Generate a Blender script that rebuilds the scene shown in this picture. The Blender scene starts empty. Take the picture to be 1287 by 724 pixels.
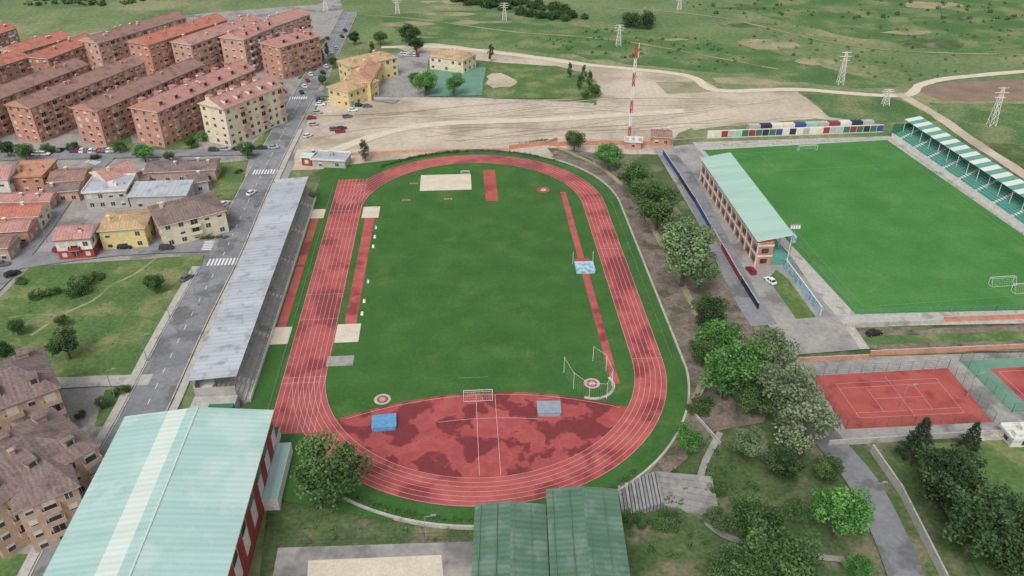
import bpy, math, random
import numpy as np
from mathutils import Vector, Matrix, geometry
random.seed(7); rng=np.random.default_rng(7)
R_=math.radians
sc=bpy.context.scene
sc.view_settings.view_transform='Standard'; sc.view_settings.look='None'; sc.view_settings.exposure=0
# ---------------------------------------------------------------- survey: aerial plan digitising -> metres on the ground
F=1000.0; TP=0.633; PIT=math.atan(TP); SP=math.sin(PIT); CP=math.cos(PIT); H=118.0
def G(x,y,h=0.0):
    u=x-643.5; v=y-362; s=F*SP+v*CP; k=(H-h)/s
    return Vector((k*u,k*(F*CP-v*SP)))
def mpp(y,h=0.0): return (H-h)/(F*SP+(y-362)*CP)
cam=bpy.data.cameras.new("camera"); co=bpy.data.objects.new("camera",cam); sc.collection.objects.link(co)
co.location=(0,0,H); co.rotation_euler=(math.pi/2-PIT,0,0); cam.lens=28.0; cam.sensor_width=36; cam.clip_end=8000; cam.clip_start=1
sc.camera=co
# ---------------------------------------------------------------- light
w=bpy.data.worlds.new("World"); sc.world=w; w.use_nodes=True; nt=w.node_tree
bg=nt.nodes['Background']; sky=nt.nodes.new('ShaderNodeTexSky'); sky.sky_type='NISHITA'; sky.sun_disc=False
EL=R_(52); AZ=R_(200)
sky.sun_elevation=EL; sky.sun_rotation=AZ; sky.dust_density=4; sky.air_density=1.2
hs=nt.nodes.new('ShaderNodeHueSaturation'); hs.inputs['Saturation'].default_value=0.3
nt.links.new(sky.outputs[0],hs.inputs['Color']); nt.links.new(hs.outputs[0],bg.inputs['Color']); bg.inputs['Strength'].default_value=0.15
sl=bpy.data.lights.new("sun","SUN"); sl.energy=1.3; sl.angle=R_(24); sl.color=(1,.97,.92)
so=bpy.data.objects.new("sun",sl); sc.collection.objects.link(so)
sd=Vector((math.sin(AZ)*math.cos(EL),math.cos(AZ)*math.cos(EL),math.sin(EL)))
so.rotation_euler=sd.to_track_quat('Z','Y').to_euler(); so.location=(0,0,300)
# ---------------------------------------------------------------- materials
def srgb(r,g,b):
    k=.3*r+.59*g+.11*b; r,g,b=[k+(c-k)*.9 for c in (r,g,b)]
    f=lambda c:(c/255/12.92 if c/255<=.04045 else ((c/255+.055)/1.055)**2.4)
    return (f(r),f(g),f(b),1)
MATS={}
def mat(name,c1,c2=None,s=1.0,c3=None,s3=.03,thr=(.5,.6),fine=.18,fs=4.0,rough=.9,bump=.0,uv=False,stretch=None,stripes=None,r3=None,metal=0,detail=5):
    m=bpy.data.materials.new(name); m.use_nodes=True; t=m.node_tree; N=t.nodes; L=t.links
    b=N['Principled BSDF']; b.inputs['Roughness'].default_value=rough; b.inputs['Metallic'].default_value=metal
    b.inputs['Specular IOR Level'].default_value=.2
    c2=c2 or c1
    tc=N.new('ShaderNodeTexCoord'); src=tc.outputs['UV' if uv else 'Object']
    if stretch:
        mp=N.new('ShaderNodeMapping'); mp.inputs['Scale'].default_value=stretch; L.new(src,mp.inputs[0]); src2=mp.outputs[0]
    else: src2=src
    n=N.new('ShaderNodeTexNoise'); n.inputs['Scale'].default_value=s; n.inputs['Detail'].default_value=detail; L.new(src2,n.inputs['Vector'])
    r=N.new('ShaderNodeValToRGB'); r.color_ramp.elements[0].position=.36; r.color_ramp.elements[1].position=.64
    r.color_ramp.elements[0].color=c1; r.color_ramp.elements[1].color=c2; L.new(n.outputs[0],r.inputs[0]); out=r.outputs[0]
    if c3:
        n3=N.new('ShaderNodeTexNoise'); n3.inputs['Scale'].default_value=s3; n3.inputs['Detail'].default_value=6; n3.inputs['Roughness'].default_value=.6; L.new(src,n3.inputs['Vector'])
        mr=N.new('ShaderNodeMapRange'); mr.inputs[1].default_value=thr[0]; mr.inputs[2].default_value=thr[1]; L.new(n3.outputs[0],mr.inputs[0])
        mx=N.new('ShaderNodeMix'); mx.data_type='RGBA'; L.new(mr.outputs[0],mx.inputs[0]); L.new(out,mx.inputs[6]); mx.inputs[7].default_value=c3; out=mx.outputs[2]
        if r3 is not None:
            m2=N.new('ShaderNodeMapRange'); m2.inputs[3].default_value=rough; m2.inputs[4].default_value=r3; L.new(mr.outputs[0],m2.inputs[0]); L.new(m2.outputs[0],b.inputs['Roughness'])
    if stripes: # (axis, period, amount)
        sx=N.new('ShaderNodeSeparateXYZ'); L.new(src,sx.inputs[0])
        q=N.new('ShaderNodeMath'); q.operation='MULTIPLY'; q.inputs[1].default_value=2*math.pi/stripes[1]; L.new(sx.outputs[stripes[0]],q.inputs[0])
        si=N.new('ShaderNodeMath'); si.operation='SINE'; L.new(q.outputs[0],si.inputs[0])
        mr=N.new('ShaderNodeMapRange'); mr.inputs[1].default_value=-.3 ; mr.inputs[2].default_value=.3; mr.inputs[3].default_value=1-stripes[2]; mr.inputs[4].default_value=1+stripes[2]; L.new(si.outputs[0],mr.inputs[0])
        vm=N.new('ShaderNodeVectorMath'); vm.operation='SCALE'; L.new(out,vm.inputs[0]); L.new(mr.outputs[0],vm.inputs['Scale']); out=vm.outputs[0]
    if fine:
        nf=N.new('ShaderNodeTexNoise'); nf.inputs['Scale'].default_value=fs; nf.inputs['Detail'].default_value=4; L.new(src,nf.inputs['Vector'])
        mr=N.new('ShaderNodeMapRange'); mr.inputs[1].default_value=.3; mr.inputs[2].default_value=.7; mr.inputs[3].default_value=1-fine; mr.inputs[4].default_value=1+fine; L.new(nf.outputs[0],mr.inputs[0])
        vm=N.new('ShaderNodeVectorMath'); vm.operation='SCALE'; L.new(out,vm.inputs[0]); L.new(mr.outputs[0],vm.inputs['Scale']); out=vm.outputs[0]
        if bump:
            bp=N.new('ShaderNodeBump'); bp.inputs['Strength'].default_value=bump; bp.inputs['Distance'].default_value=.1; L.new(nf.outputs[0],bp.inputs['Height']); L.new(bp.outputs[0],b.inputs['Normal'])
    L.new(out,b.inputs['Base Color']); MATS[name]=m; return m
S=srgb
mat('field_grass',S(90,116,70),S(114,132,84),.022,S(142,140,102),.014,(.50,.62),fine=.24,fs=.45,bump=.3)
mat('meadow',S(74,108,60),S(94,124,70),.05,S(124,130,88),.05,(.5,.64),fine=.24,fs=.8)
mat('infield',S(56,99,43),S(65,108,47),.12,S(84,114,56),.10,(.56,.78),fine=.13,fs=1.6,stripes=(1,11,.012))
mat('pitch',S(64,122,56),S(73,131,61),.07,S(94,137,78),.04,(.55,.74),fine=.10,fs=1.4,stripes=(1,12,.012))
mat('park_grass',S(80,110,58),S(96,122,64),.09,S(126,130,84),.09,(.5,.64),fine=.24,fs=1.2)
mat('dull_grass',S(68,92,52),S(88,108,64),.15,S(122,118,92),.10,(.5,.62),fine=.26,fs=1.2)  # duller green with tan patches
mat('track',S(172,78,76),S(188,94,91),.25,S(142,60,61),.075,(.51,.59),fine=.08,fs=1.5,rough=.75,r3=.45)
mat('trackD',S(166,72,72),S(180,86,85),.3,S(126,54,57),.15,(.50,.54),fine=.09,fs=1.5,rough=.75,r3=.4)
mat('white',S(226,224,220),None,1,fine=.08,rough=.7)
mat('lane',S(214,178,174),None,1,fine=.15,rough=.7)
mat('asphalt',S(124,126,130),S(140,141,144),.12,S(110,111,113),.1,(.53,.6),fine=.12,fs=1.0)
mat('pave',S(146,143,140),S(160,156,151),.15,S(122,120,118),.07,(.52,.62),fine=.14,fs=.9)
mat('concrete',S(172,168,161),S(186,182,175),.2,S(148,144,137),.2,(.53,.65),fine=.14,fs=1.2)
mat('dirt',S(182,168,148),S(198,184,164),.04,S(164,149,129),.03,(.48,.62),fine=.12,fs=.6)
mat('sand',S(200,188,166),S(210,198,178),.3,fine=.1,fs=2)
mat('brownearth',S(114,103,93),S(134,121,109),.25,S(88,90,68),.15,(.52,.62),fine=.28,fs=1.5)
mat('plough',S(128,108,94),S(144,124,108),.1,fine=.18,fs=1)
mat('brownfield',S(142,138,104),S(162,150,122),.08,S(114,126,84),.06,(.5,.6),fine=.15,fs=1)
mat('clay',S(168,78,72),S(180,88,82),.2,S(150,66,62),.15,(.52,.62),fine=.06)
mat('greencourt',S(96,138,118),S(110,148,128),.2,fine=.06)
mat('roofgrey',S(164,170,177),S(180,186,192),.12,S(146,152,157),.3,(.52,.65),fine=.07,uv=True,stripes=(0,1.6,.05),stretch=(1,.1,1),rough=.5)
mat('roofmint',S(156,190,183),S(167,200,193),.3,S(178,203,196),.08,(.5,.6),fine=.06,uv=True,stripes=(0,1.3,.04),stretch=(1,.06,1),rough=.5)
mat('roofpale',S(198,210,200),S(208,217,208),.3,fine=.05,uv=True,stripes=(0,1.3,.04),stretch=(1,.06,1),rough=.5)
mat('roofgreen',S(80,112,92),S(92,124,102),.4,S(104,130,114),.2,(.5,.6),fine=.1,uv=True,stripes=(0,1.2,.08),stretch=(1,.1,1),rough=.5)
mat('roofseafoam',S(154,188,174),S(165,198,184),.4,fine=.07,uv=True,stripes=(0,1.0,.05),stretch=(1,.1,1),rough=.5)
def tile(n,a,b,c): mat(n,S(*a),S(*b),.7,S(*c),.25,(.5,.66),fine=.22,fs=2.2,uv=True,stretch=(2.2,.5,1),rough=.9,stripes=(0,.9,.07))
tile('tile_brown',(142,108,98),(158,124,113),(120,96,90))
tile('tile_red',(176,106,88),(190,122,104),(152,98,86))
tile('tile_pink',(172,124,115),(184,140,130),(152,112,106))
tile('tile_dark',(120,102,98),(136,118,113),(102,88,85))
tile('tile_ochre',(190,164,122),(176,142,108),(150,124,98))
tile('tile_orange',(184,134,106),(194,148,120),(160,118,96))
def wallm(n,a,b): mat(n,S(*a),S(*b),.35,fine=.12,fs=1.2,rough=.9,bump=.15)
wallm('brick',(186,130,109),(198,144,123)); wallm('brick_dk',(166,114,97),(180,128,110)); wallm('brick_pink',(192,146,127),(204,160,142)); wallm('brick_tan',(176,148,127),(188,160,140))
wallm('cream',(212,198,168),(222,208,180)); wallm('white_wall',(210,206,200),(222,218,211)); wallm('yellow_wall',(212,188,122),(220,198,134)); wallm('orange_wall',(188,130,103),(198,142,116)); wallm('grey_wall',(168,166,162),(182,180,174)); wallm('red_wall',(154,64,60),(164,74,68))
mat('glass',S(50,55,62),S(76,84,92),.6,fine=0,rough=.2)
mat('frame',S(204,200,192),fine=0,rough=.6)
mat('shutter',S(196,186,171),S(210,202,191),2,fine=0,rough=.7)
mat('steel',S(156,160,162),fine=.05,rough=.45,metal=.3)
mat('darksteel',S(70,74,78),fine=.05,rough=.5)
mat('fencegreen',S(74,104,84),fine=.05,rough=.6)
mat('blue_mat',S(84,146,192),S(98,158,202),1,fine=.08)
mat('lightblue_mat',S(160,192,208),S(176,204,216),1,S(120,166,196),.8,(.5,.55),fine=.08)
mat('grey_mat',S(136,146,158),S(150,160,170),1,fine=.08)
mat('seat_green',S(82,148,134),S(98,162,146),2,fine=.15)
mat('seat_blue',S(66,86,146),fine=.1); mat('mural_red',S(146,66,70),fine=.1); mat('advert_green',S(64,116,84),fine=.1); mat('advert_navy',S(54,62,84),fine=.1)
mat('bark',S(104,92,80),S(84,74,64),2,fine=.2)
mat('mast_red',S(190,62,48),fine=.05); mat('rubber',S(34,34,36),fine=0)
mat('pool',S(110,180,200),fine=.05,rough=.1)
mat('roofgreen2',S(90,148,128),S(102,158,138),.4,fine=.06,uv=True)
mat('pitchline',S(128,160,118),fine=.1)
def leafmat(n,dark,light):
    m=bpy.data.materials.new(n); m.use_nodes=True; t=m.node_tree; N=t.nodes; L=t.links; b=N['Principled BSDF']
    b.inputs['Roughness'].default_value=.8; b.inputs['Specular IOR Level'].default_value=.12
    a=N.new('ShaderNodeAttribute'); a.attribute_name='tint_shade'; oi=N.new('ShaderNodeObjectInfo')
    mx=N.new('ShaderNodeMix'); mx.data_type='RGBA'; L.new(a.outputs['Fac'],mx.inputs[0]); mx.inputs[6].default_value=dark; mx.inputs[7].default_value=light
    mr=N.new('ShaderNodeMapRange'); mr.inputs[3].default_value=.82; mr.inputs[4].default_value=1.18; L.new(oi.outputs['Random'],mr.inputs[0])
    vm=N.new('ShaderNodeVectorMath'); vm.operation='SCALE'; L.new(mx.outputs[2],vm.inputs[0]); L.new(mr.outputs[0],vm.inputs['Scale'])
    L.new(vm.outputs[0],b.inputs['Base Color']); MATS[n]=m
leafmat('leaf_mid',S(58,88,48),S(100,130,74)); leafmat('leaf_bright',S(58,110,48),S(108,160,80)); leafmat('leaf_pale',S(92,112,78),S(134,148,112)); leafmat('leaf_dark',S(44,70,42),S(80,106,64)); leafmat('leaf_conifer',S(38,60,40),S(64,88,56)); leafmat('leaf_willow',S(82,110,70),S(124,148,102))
# ---------------------------------------------------------------- mesh builder
def V3(p,z=0): return Vector((p[0],p[1],z))
class MB:
    def __init__(s): s.v=[];s.f=[];s.m=[]
    def face(s,pts,mi=0):
        k=len(s.v); s.v+= [tuple(p) for p in pts]; s.f.append(tuple(range(k,k+len(pts)))); s.m.append(mi)
    def box(s,o,a,b,c,mi=0,mtop=None):
        o=Vector(o);a=Vector(a);b=Vector(b);c=Vector(c)
        if a.cross(b).dot(c)<0: a,b=b,a
        P=[o,o+a,o+a+b,o+b,o+c,o+a+c,o+a+b+c,o+b+c]
        k=len(s.v); s.v+=[tuple(p) for p in P]
        for i,q in enumerate(((3,2,1,0),(4,5,6,7),(0,1,5,4),(1,2,6,5),(2,3,7,6),(3,0,4,7))):
            s.f.append(tuple(k+j for j in q)); s.m.append(mtop if (i==1 and mtop is not None) else mi)
    def cbox(s,c,ux,uy,sx,sy,z0,z1,mi=0):
        o=V3(c)-V3(ux)*sx/2-V3(uy)*sy/2; o.z=z0; s.box(o,V3(ux)*sx,V3(uy)*sy,(0,0,z1-z0),mi)
    def prism(s,quad,z0,z1,mi=0,mtop=None):
        q=list(quad); n=len(q)
        ar=sum(q[i][0]*q[(i+1)%n][1]-q[(i+1)%n][0]*q[i][1] for i in range(n))
        if ar<0:q=q[::-1]
        s.face([V3(p,z1) for p in q],mi if mtop is None else mtop); s.face([V3(p,z0) for p in q[::-1]],mi)
        for i in range(n):
            a=q[i];b=q[(i+1)%n]; s.face([V3(a,z0),V3(b,z0),V3(b,z1),V3(a,z1)],mi)
    def cyl(s,p,q,r0,r1,n=6,mi=0):
        p=Vector(p);q=Vector(q);d=(q-p).normalized(); a=d.orthogonal().normalized(); b=d.cross(a)
        A=[p+(a*math.cos(t)+b*math.sin(t))*r0 for t in [2*math.pi*i/n for i in range(n)]]
        B=[q+(a*math.cos(t)+b*math.sin(t))*r1 for t in [2*math.pi*i/n for i in range(n)]]
        for i in range(n):
            j=(i+1)%n; s.face([A[i],A[j],B[j],B[i]],mi)
        s.face(B,mi); s.face(A[::-1],mi)
    def obj(s,name,mats,parent=None,origin=None):
        me=bpy.data.meshes.new(name); v=s.v
        me.from_pydata(v,[],s.f)
        for m in mats: me.materials.append(MATS[m])
        me.polygons.foreach_set('material_index',s.m)
        uvl=me.uv_layers.new(name='UVMap'); me.update()
        data=np.zeros(len(me.loops)*2,dtype=np.float32)
        for p in me.polygons:
            n=p.normal
            if abs(n.z)>.9995:
                a=Vector(v[p.vertices[1]])-Vector(v[p.vertices[0]]); a.z=0
                if a.length<1e-6:a=Vector((1,0,0))
                u=a.normalized()
            else: u=Vector((-n.y,n.x,0)).normalized()
            w_=n.cross(u)
            for li in p.loop_indices:
                c=Vector(v[me.loops[li].vertex_index]); data[2*li]=c.dot(u); data[2*li+1]=c.dot(w_)
        uvl.data.foreach_set('uv',data)
        o=bpy.data.objects.new(name,me); sc.collection.objects.link(o)
        if parent:
            o.parent=parent; o.matrix_parent_inverse=Matrix.Translation(-Vector(parent.location))
        return o
def empty(name,loc):
    e=bpy.data.objects.new(name,None); e.location=(loc[0],loc[1],0); e.empty_display_size=1; sc.collection.objects.link(e); return e
# ---------------------------------------------------------------- ground sheets
SHEETS=[]; ZC=[0.02]
def inside(p,poly):
    c=False;n=len(poly)
    for i in range(n):
        a=poly[i];b=poly[i-1]
        if (a[1]>p[1])!=(b[1]>p[1]) and p[0]<(b[0]-a[0])*(p[1]-a[1])/(b[1]-a[1])+a[0]: c=not c
    return c
def gz(p):
    z=0
    for poly,zz in SHEETS:
        if zz>z and inside(p,poly): z=zz
    return z
def sheet(name,poly,m,reg=True):
    poly=[Vector((p[0],p[1])) for p in poly]; z=ZC[0]; ZC[0]+=.004
    mb=MB(); tri=geometry.tessellate_polygon([[V3(p) for p in poly]])
    for t in tri:
        a,b,c=[poly[i] for i in t]
        if (b-a).cross(c-a)<0:b,c=c,b
        mb.face([V3(a,z),V3(b,z),V3(c,z)])
    if reg:SHEETS.append((poly,z))
    return mb.obj(name,[m])
def PX(*pts): return [G(*p) for p in pts]
def smooth(pts,n=6):
    out=[];P=[pts[0]]+list(pts)+[pts[-1]]
    for i in range(1,len(P)-2):
        for k in range(n):
            t=k/n; a,b,c,d=P[i-1],P[i],P[i+1],P[i+2]
            out.append(.5*((2*b)+(c-a)*t+(2*a-5*b+4*c-d)*t*t+(3*b-a-3*c+d)*t**3))
    out.append(P[-2]); return out
def offs(pts,o):
    r=[]
    for i,p in enumerate(pts):
        d=(pts[min(i+1,len(pts)-1)]-pts[max(i-1,0)]).normalized(); r.append(p+Vector((d.y,-d.x))*o)
    return r
def strip(name,pts,wd,m,sm=True,off=0,reg=True,jit=0):
    if sm: pts=smooth(pts)
    a=offs(pts,off-wd/2); b=offs(pts,off+wd/2); z=ZC[0]; ZC[0]+=.004; mb=MB()
    if jit:
        a=[p+Vector((random.uniform(-jit,jit),random.uniform(-jit,jit))) for p in a]; b=[p+Vector((random.uniform(-jit,jit),random.uniform(-jit,jit))) for p in b]
    for i in range(len(pts)-1): mb.face([V3(a[i],z),V3(b[i],z),V3(b[i+1],z),V3(a[i+1],z)])
    if reg:SHEETS.append((a+b[::-1],z))
    return mb.obj(name,[m])
def rag(poly,amp,step=6):
    out=[]
    for i,p in enumerate(poly):
        q=poly[(i+1)%len(poly)]; n=max(1,int((q-p).length/step))
        for k in range(n): out.append(p.lerp(q,k/n)+Vector((random.uniform(-amp,amp),random.uniform(-amp,amp))))
    return out
# terrain
mb=MB(); xs=list(range(-1800,1801,60)); ys=list(range(-400,3001,50))
def hz(x,y):
    t=max(0,(y-560))/900; t=min(t,1); return 120*t*t*(3-2*t)+ (12*math.sin(x*.006)+8*math.sin(y*.011+x*.003))*min(1,t*3)
for i in range(len(xs)-1):
    for j in range(len(ys)-1):
        mb.face([(x,y,hz(x,y)) for x,y in ((xs[i],ys[j]),(xs[i+1],ys[j]),(xs[i+1],ys[j+1]),(xs[i],ys[j+1]))])
mb.obj('ground',['field_grass'])
# track frame
C=Vector((-10.2,193)); ang=R_(3.75); D1=Vector((-math.sin(ang),math.cos(ang))); R1=Vector((math.cos(ang),math.sin(ang)))
def T(a,b): return C+R1*a+D1*b
def oval(r,n=48):
    p=[]
    for i in range(n+1): t=math.pi*i/n; p.append(T(r*math.cos(t),42.2+r*math.sin(t)))
    for i in range(n+1): t=math.pi+math.pi*i/n; p.append(T(r*math.cos(t),-42.2+r*math.sin(t)))
    return p
def ring(name,r0,r1,m,reg=False,mb=None,z=None):
    own=mb is None
    if own: mb=MB(); z=ZC[0]; ZC[0]+=.004
    a=oval(r0);b=oval(r1);n=len(a)
    for i in range(n):
        j=(i+1)%n; mb.face([V3(a[i],z),V3(b[i],z),V3(b[j],z),V3(a[j],z)])
    if own: return mb.obj(name,[m])
sheet('town_pavement',PX((-300,724),(-300,300),(-250,84),(0,64),(60,52),(105,44),(225,20),(320,12),(400,6),(425,-8),(440,40),(400,125),(378,190),(330,290),(165,560),(60,760),(-300,760)),'pave')
sheet('meadow',rag(PX((640,160),(700,200),(1400,160),(1400,760),(320,780),(340,560),(380,215)),.5,20),'dull_grass')
sheet('dirt_ground',rag(PX((366,215),(378,175),(402,127),(470,124),(600,127),(748,132),(757,118),(742,92),(650,80),(520,70),(498,60),(520,52),(660,68),(740,80),(830,91),(880,99),(905,112),(1000,113),(1042,148),(1000,152),(870,162),(852,168),(840,196),(700,190),(690,200),(600,192),(480,206)),.8),'dirt')
sheet('grass_patch',rag(PX((826,104),(880,103),(894,116),(840,118)),.8),'brownfield')
sheet('grass_patch',rag(PX((895,98),(985,93),(1022,109),(915,113)),1),'brownfield')
sheet('grass_patch',rag(PX((858,124),(1000,120),(1030,146),(880,155)),1),'dirt')
sheet('ploughed_field',rag(PX((1148,112),(1200,103),(1420,98),(1420,128),(1185,127)),.8),'plough')
sheet('meadow_patch',rag(PX((640,10),(760,40),(960,60),(1130,112),(1040,108),(900,92),(740,74),(600,52),(500,42),(470,20)),3,10),'meadow')
sheet('meadow_patch',rag(PX((900,0),(1100,-10),(1400,10),(1400,60),(1200,66),(1000,34)),3,12),'meadow')
sheet('meadow_patch',rag(PX((1010,118),(1120,122),(1190,150),(1110,155),(1045,148)),1),'meadow')
sheet('meadow_patch',rag(PX((1165,130),(1420,132),(1420,190),(1230,180)),1),'meadow')
for k in range(22):
    cx=random.uniform(450,1290); cy=random.uniform(2,84)
    if cy>20+(cx-450)*.08+26: continue
    c=G(cx,cy); a=random.uniform(5,22); b=a*random.uniform(.25,.6)
    sheet('rough_patch',rag([c+Vector((a*math.cos(t)*random.uniform(.7,1.2),b*math.sin(t)*random.uniform(.7,1.2))) for t in [i*.628 for i in range(10)]],.8,4),random.choice(('brownfield','meadow','dull_grass','brownfield')))
strip('dirt_road',PX((480,60),(560,60),(650,70),(740,82),(860,95),(900,114),(1000,113),(1130,121),(1160,106),(1220,96),(1420,80)),4.5,'sand',jit=.35)
strip('dirt_road',PX((1128,118),(1175,145),(1225,180),(1290,222),(1350,262)),5,'dirt',jit=.3)
strip('dirt_road',PX((870,162),(960,150),(1010,146),(1110,160)),4,'dirt',jit=.3)
strip('dirt_track',PX((380,205),(520,160),(700,150),(860,140)),5,'sand',jit=.4)
strip('dirt_track',PX((430,18),(520,24),(640,40),(780,52),(980,88)),1.6,'brownfield',jit=.5); strip('dirt_track',PX((760,10),(900,22),(1080,60),(1300,70)),1.6,'brownfield',jit=.5)
for k in range(14):
    x0=random.uniform(390,620); y0=random.uniform(138,185); strip('tyre_track',PX((x0,y0),(x0+90,y0-10+random.uniform(-8,8)),(x0+230,y0-14+random.uniform(-12,12)),(x0+380,y0-24)),.6,'sand' if k%2 else 'dirt',reg=False,jit=.1)
# town sheets
sheet('park_lawn',rag(PX((38,336),(258,321),(240,365),(184,470),(60,478),(-80,482),(-120,460),(0,376)),.3),'park_grass')
strip('park_path',PX((196,326),(172,344),(140,360),(118,378),(80,396),(40,422)),.7,'brownfield',jit=.2)
strip('park_path',PX((10,400),(50,396),(80,398)),.6,'brownfield',jit=.2)
sheet('lawn',PX((262,207),(312,202),(300,252),(272,252)),'park_grass')
sheet('lawn',PX((300,196),(322,178),(352,150),(358,121),(374,121),(364,150),(345,180),(322,196)),'park_grass')
sheet('lawn',PX((186,188),(248,160),(250,186),(200,192)),'park_grass')
sheet('lawn',PX((128,190),(162,166),(168,186),(140,196)),'park_grass')
sheet('lawn',PX((133,491),(172,487),(150,536),(120,536)),'park_grass')
sheet('lawn',PX((-40,696),(60,698),(44,740),(-60,740)),'park_grass')
sheet('lawn',PX((86,560),(134,556),(112,600),(100,636),(70,664),(120,600)),'park_grass')
sheet('lawn',PX((215,300),(290,298),(276,270),(300,252),(318,205),(330,200),(296,300),(285,304),(215,306)),'park_grass')
sheet('lawn',PX((385,60),(415,45),(405,95),(375,100)),'park_grass')
sheet('swimming_pool',PX((196,221),(232,220),(234,227),(198,229)),'pool')
AV=PX((40,800),(108,655),(176,530),(232,415),(281,322),(312,255),(342,195),(374,135),(400,88),(423,50),(440,15))
AVs=smooth(AV)
strip('asphalt_road',AV,9.6,'asphalt'); 
strip('asphalt_road',PX((-120,352),(20,332),(150,315),(275,309)),7.5,'asphalt')
strip('asphalt_road',PX((-60,410),(0,352),(45,300),(90,240),(138,196)),6.5,'asphalt')
strip('asphalt_road',PX((-100,200),(60,197),(200,194),(345,190)),7,'asphalt')
strip('asphalt_road',PX((372,128),(330,105),(300,96),(250,110)),6,'asphalt')
strip('asphalt_road',PX((-120,478),(60,482),(120,480),(190,478)),4,'concrete')
strip('asphalt_road',PX((388,118),(440,120),(500,128)),7,'asphalt')
def kerb(name,pts,off,wd=.3,hh=.13,m='concrete'):
    a=offs(pts,off);b=offs(pts,off+wd);mb=MB();z=ZC[0]-.02
    for i in range(len(pts)-1):
        mb.face([V3(a[i],z+hh),V3(b[i],z+hh),V3(b[i+1],z+hh),V3(a[i+1],z+hh)])
        mb.face([V3(a[i],0),V3(a[i],z+hh),V3(a[i+1],z+hh),V3(a[i+1],0)]); mb.face([V3(b[i],z+hh),V3(b[i],0),V3(b[i+1],0),V3(b[i+1],z+hh)])
    return mb.obj(name,[m])
kerb('kerb',AVs[0:24],-5.1); kerb('sidewalk',AVs[0:24],-7.2,1.9,.12,'concrete')
kerb('kerb',AVs[25:36],-5.1); kerb('kerb',AVs[37:60],-5.1)
kerb('kerb',AVs[0:45],4.8); kerb('sidewalk',AVs[0:40],5.4,1.8,.12,'concrete'); kerb('kerb',AVs[48:60],4.8)
# road markings
mb=MB(); z=ZC[0]; ZC[0]+=.004
for i in range(len(AVs)-1):
    d=AVs[i+1]-AVs[i]; L=d.length; u=d/L; n=Vector((u.y,-u.x)); t=0
    while t+2<L:
        a=AVs[i]+u*t; mb.face([V3(a-n*.07,z),V3(a+n*.07,z),V3(a+u*2+n*.07,z),V3(a+u*2-n*.07,z)]); t+=5
def zebra(c,u,wd,ln):
    n=Vector((u.y,-u.x)); k=int(wd/1.0)
    for i in range(k):
        a=c+n*(-wd/2+i*1.0); mb.face([V3(a-u*ln/2,z+.004),V3(a+n*.5-u*ln/2,z+.004),V3(a+n*.5+u*ln/2,z+.004),V3(a+u*ln/2,z+.004)])
ua=(AV[5]-AV[4]).normalized(); zebra(G(282,330),ua,9,4); zebra(G(335,217),(AV[6]-AV[5]).normalized(),9,4); zebra(G(262,310),Vector((1,0.1)).normalized(),6,3); zebra(G(376,124),(AV[8]-AV[7]).normalized(),8,3); zebra(G(118,205),Vector((.4,.9)).normalized(),6,3)
ZC[0]+=.004
mb.obj('road_marking',['white'])
# school surroundings
sheet('schoolyard',PX((470,122),(485,68),(540,66),(533,124)),'pave')
sheet('sports_court',PX((546,87),(612,86),(606,121),(540,122)),'greencourt')
sheet('lawn',rag(PX((612,80),(700,84),(733,94),(747,126),(604,124)),.6),'park_grass')
sheet('dirt_patch',rag(PX((615,94),(630,92),(640,99),(650,104),(640,110),(622,112),(608,106)),1.2,3),'dirt')
# right-hand area
sheet('service_yard',PX((822,188),(885,180),(900,240),(1000,330),(1085,440),(1000,447),(955,400),(900,320),(850,235)),'pave')
sheet('dark_embankment',rag(PX((686,186),(738,192),(790,205),(850,262),(905,345),(955,402),(985,450),(960,530),(900,545),(850,590),(800,620),(745,640),(760,590),(840,500),(848,430),(800,330),(760,262),(716,214)),.5),'brownearth')
strip('embankment_path',PX((700,186),(760,215),(805,262),(845,335),(880,410),(885,470),(850,540),(805,600)),1.6,'brownfield',jit=.2)
strip('asphalt_road',PX((838,196),(862,225),(900,300),(935,370),(960,410)),7,'asphalt')
sheet('pitch_apron',PX((870,180),(1130,172),(1440,402),(1062,404)),'concrete')
sheet('football_pitch',PX((884,190),(1114,177),(1416,388),(1074,396)),'pitch')
sheet('lawn',PX((975,340),(990,352),(1025,400),(1000,402),(965,352)),'park_grass')
sheet('gravel_strip',rag(PX((1070,418),(1440,405),(1440,445),(1088,440)),.3),'brownearth')
sheet('grass_strip',rag(PX((1080,424),(1440,412),(1440,426),(1090,434)),.4,4),'park_grass')
sheet('concrete_walk',PX((1062,400),(1440,388),(1440,405),(1068,412)),'concrete')
strip('concrete_path',PX((998,322),(1030,368),(1062,405),(1086,440)),2.4,'concrete')
sheet('tennis_surround',PX((1000,452),(1440,440),(1440,535),(1050,560)),'pave')
ct1=PX((1018,474),(1190,464),(1247,532),(1062,541)); sheet('tennis_court',ct1,'clay')
ct2=PX((1205,455),(1400,446),(1480,512),(1270,520)); sheet('tennis_court',ct2,'greencourt')
ct2b=PX((1243,465),(1380,458),(1440,500),(1285,506)); sheet('tennis_court',ct2b,'clay')
def qm(q,u,v): return q[0]*(1-u)*(1-v)+q[1]*u*(1-v)+q[2]*u*v+q[3]*(1-u)*v
def lines(name,q,segs,wd=.12,m='white'):
    mb=MB(); z=ZC[0]; ZC[0]+=.006
    for k,(u0,v0,u1,v1) in enumerate(segs):
        a=qm(q,u0,v0);b=qm(q,u1,v1);d=(b-a).normalized();n=Vector((d.y,-d.x))*wd/2; zz=z+(.002 if abs(u0-u1)<abs(v0-v1) else 0)
        mb.face([V3(a-n,zz),V3(a+n,zz),V3(b+n,zz),V3(b-n,zz)])
    return mb.obj(name,[m])
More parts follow.
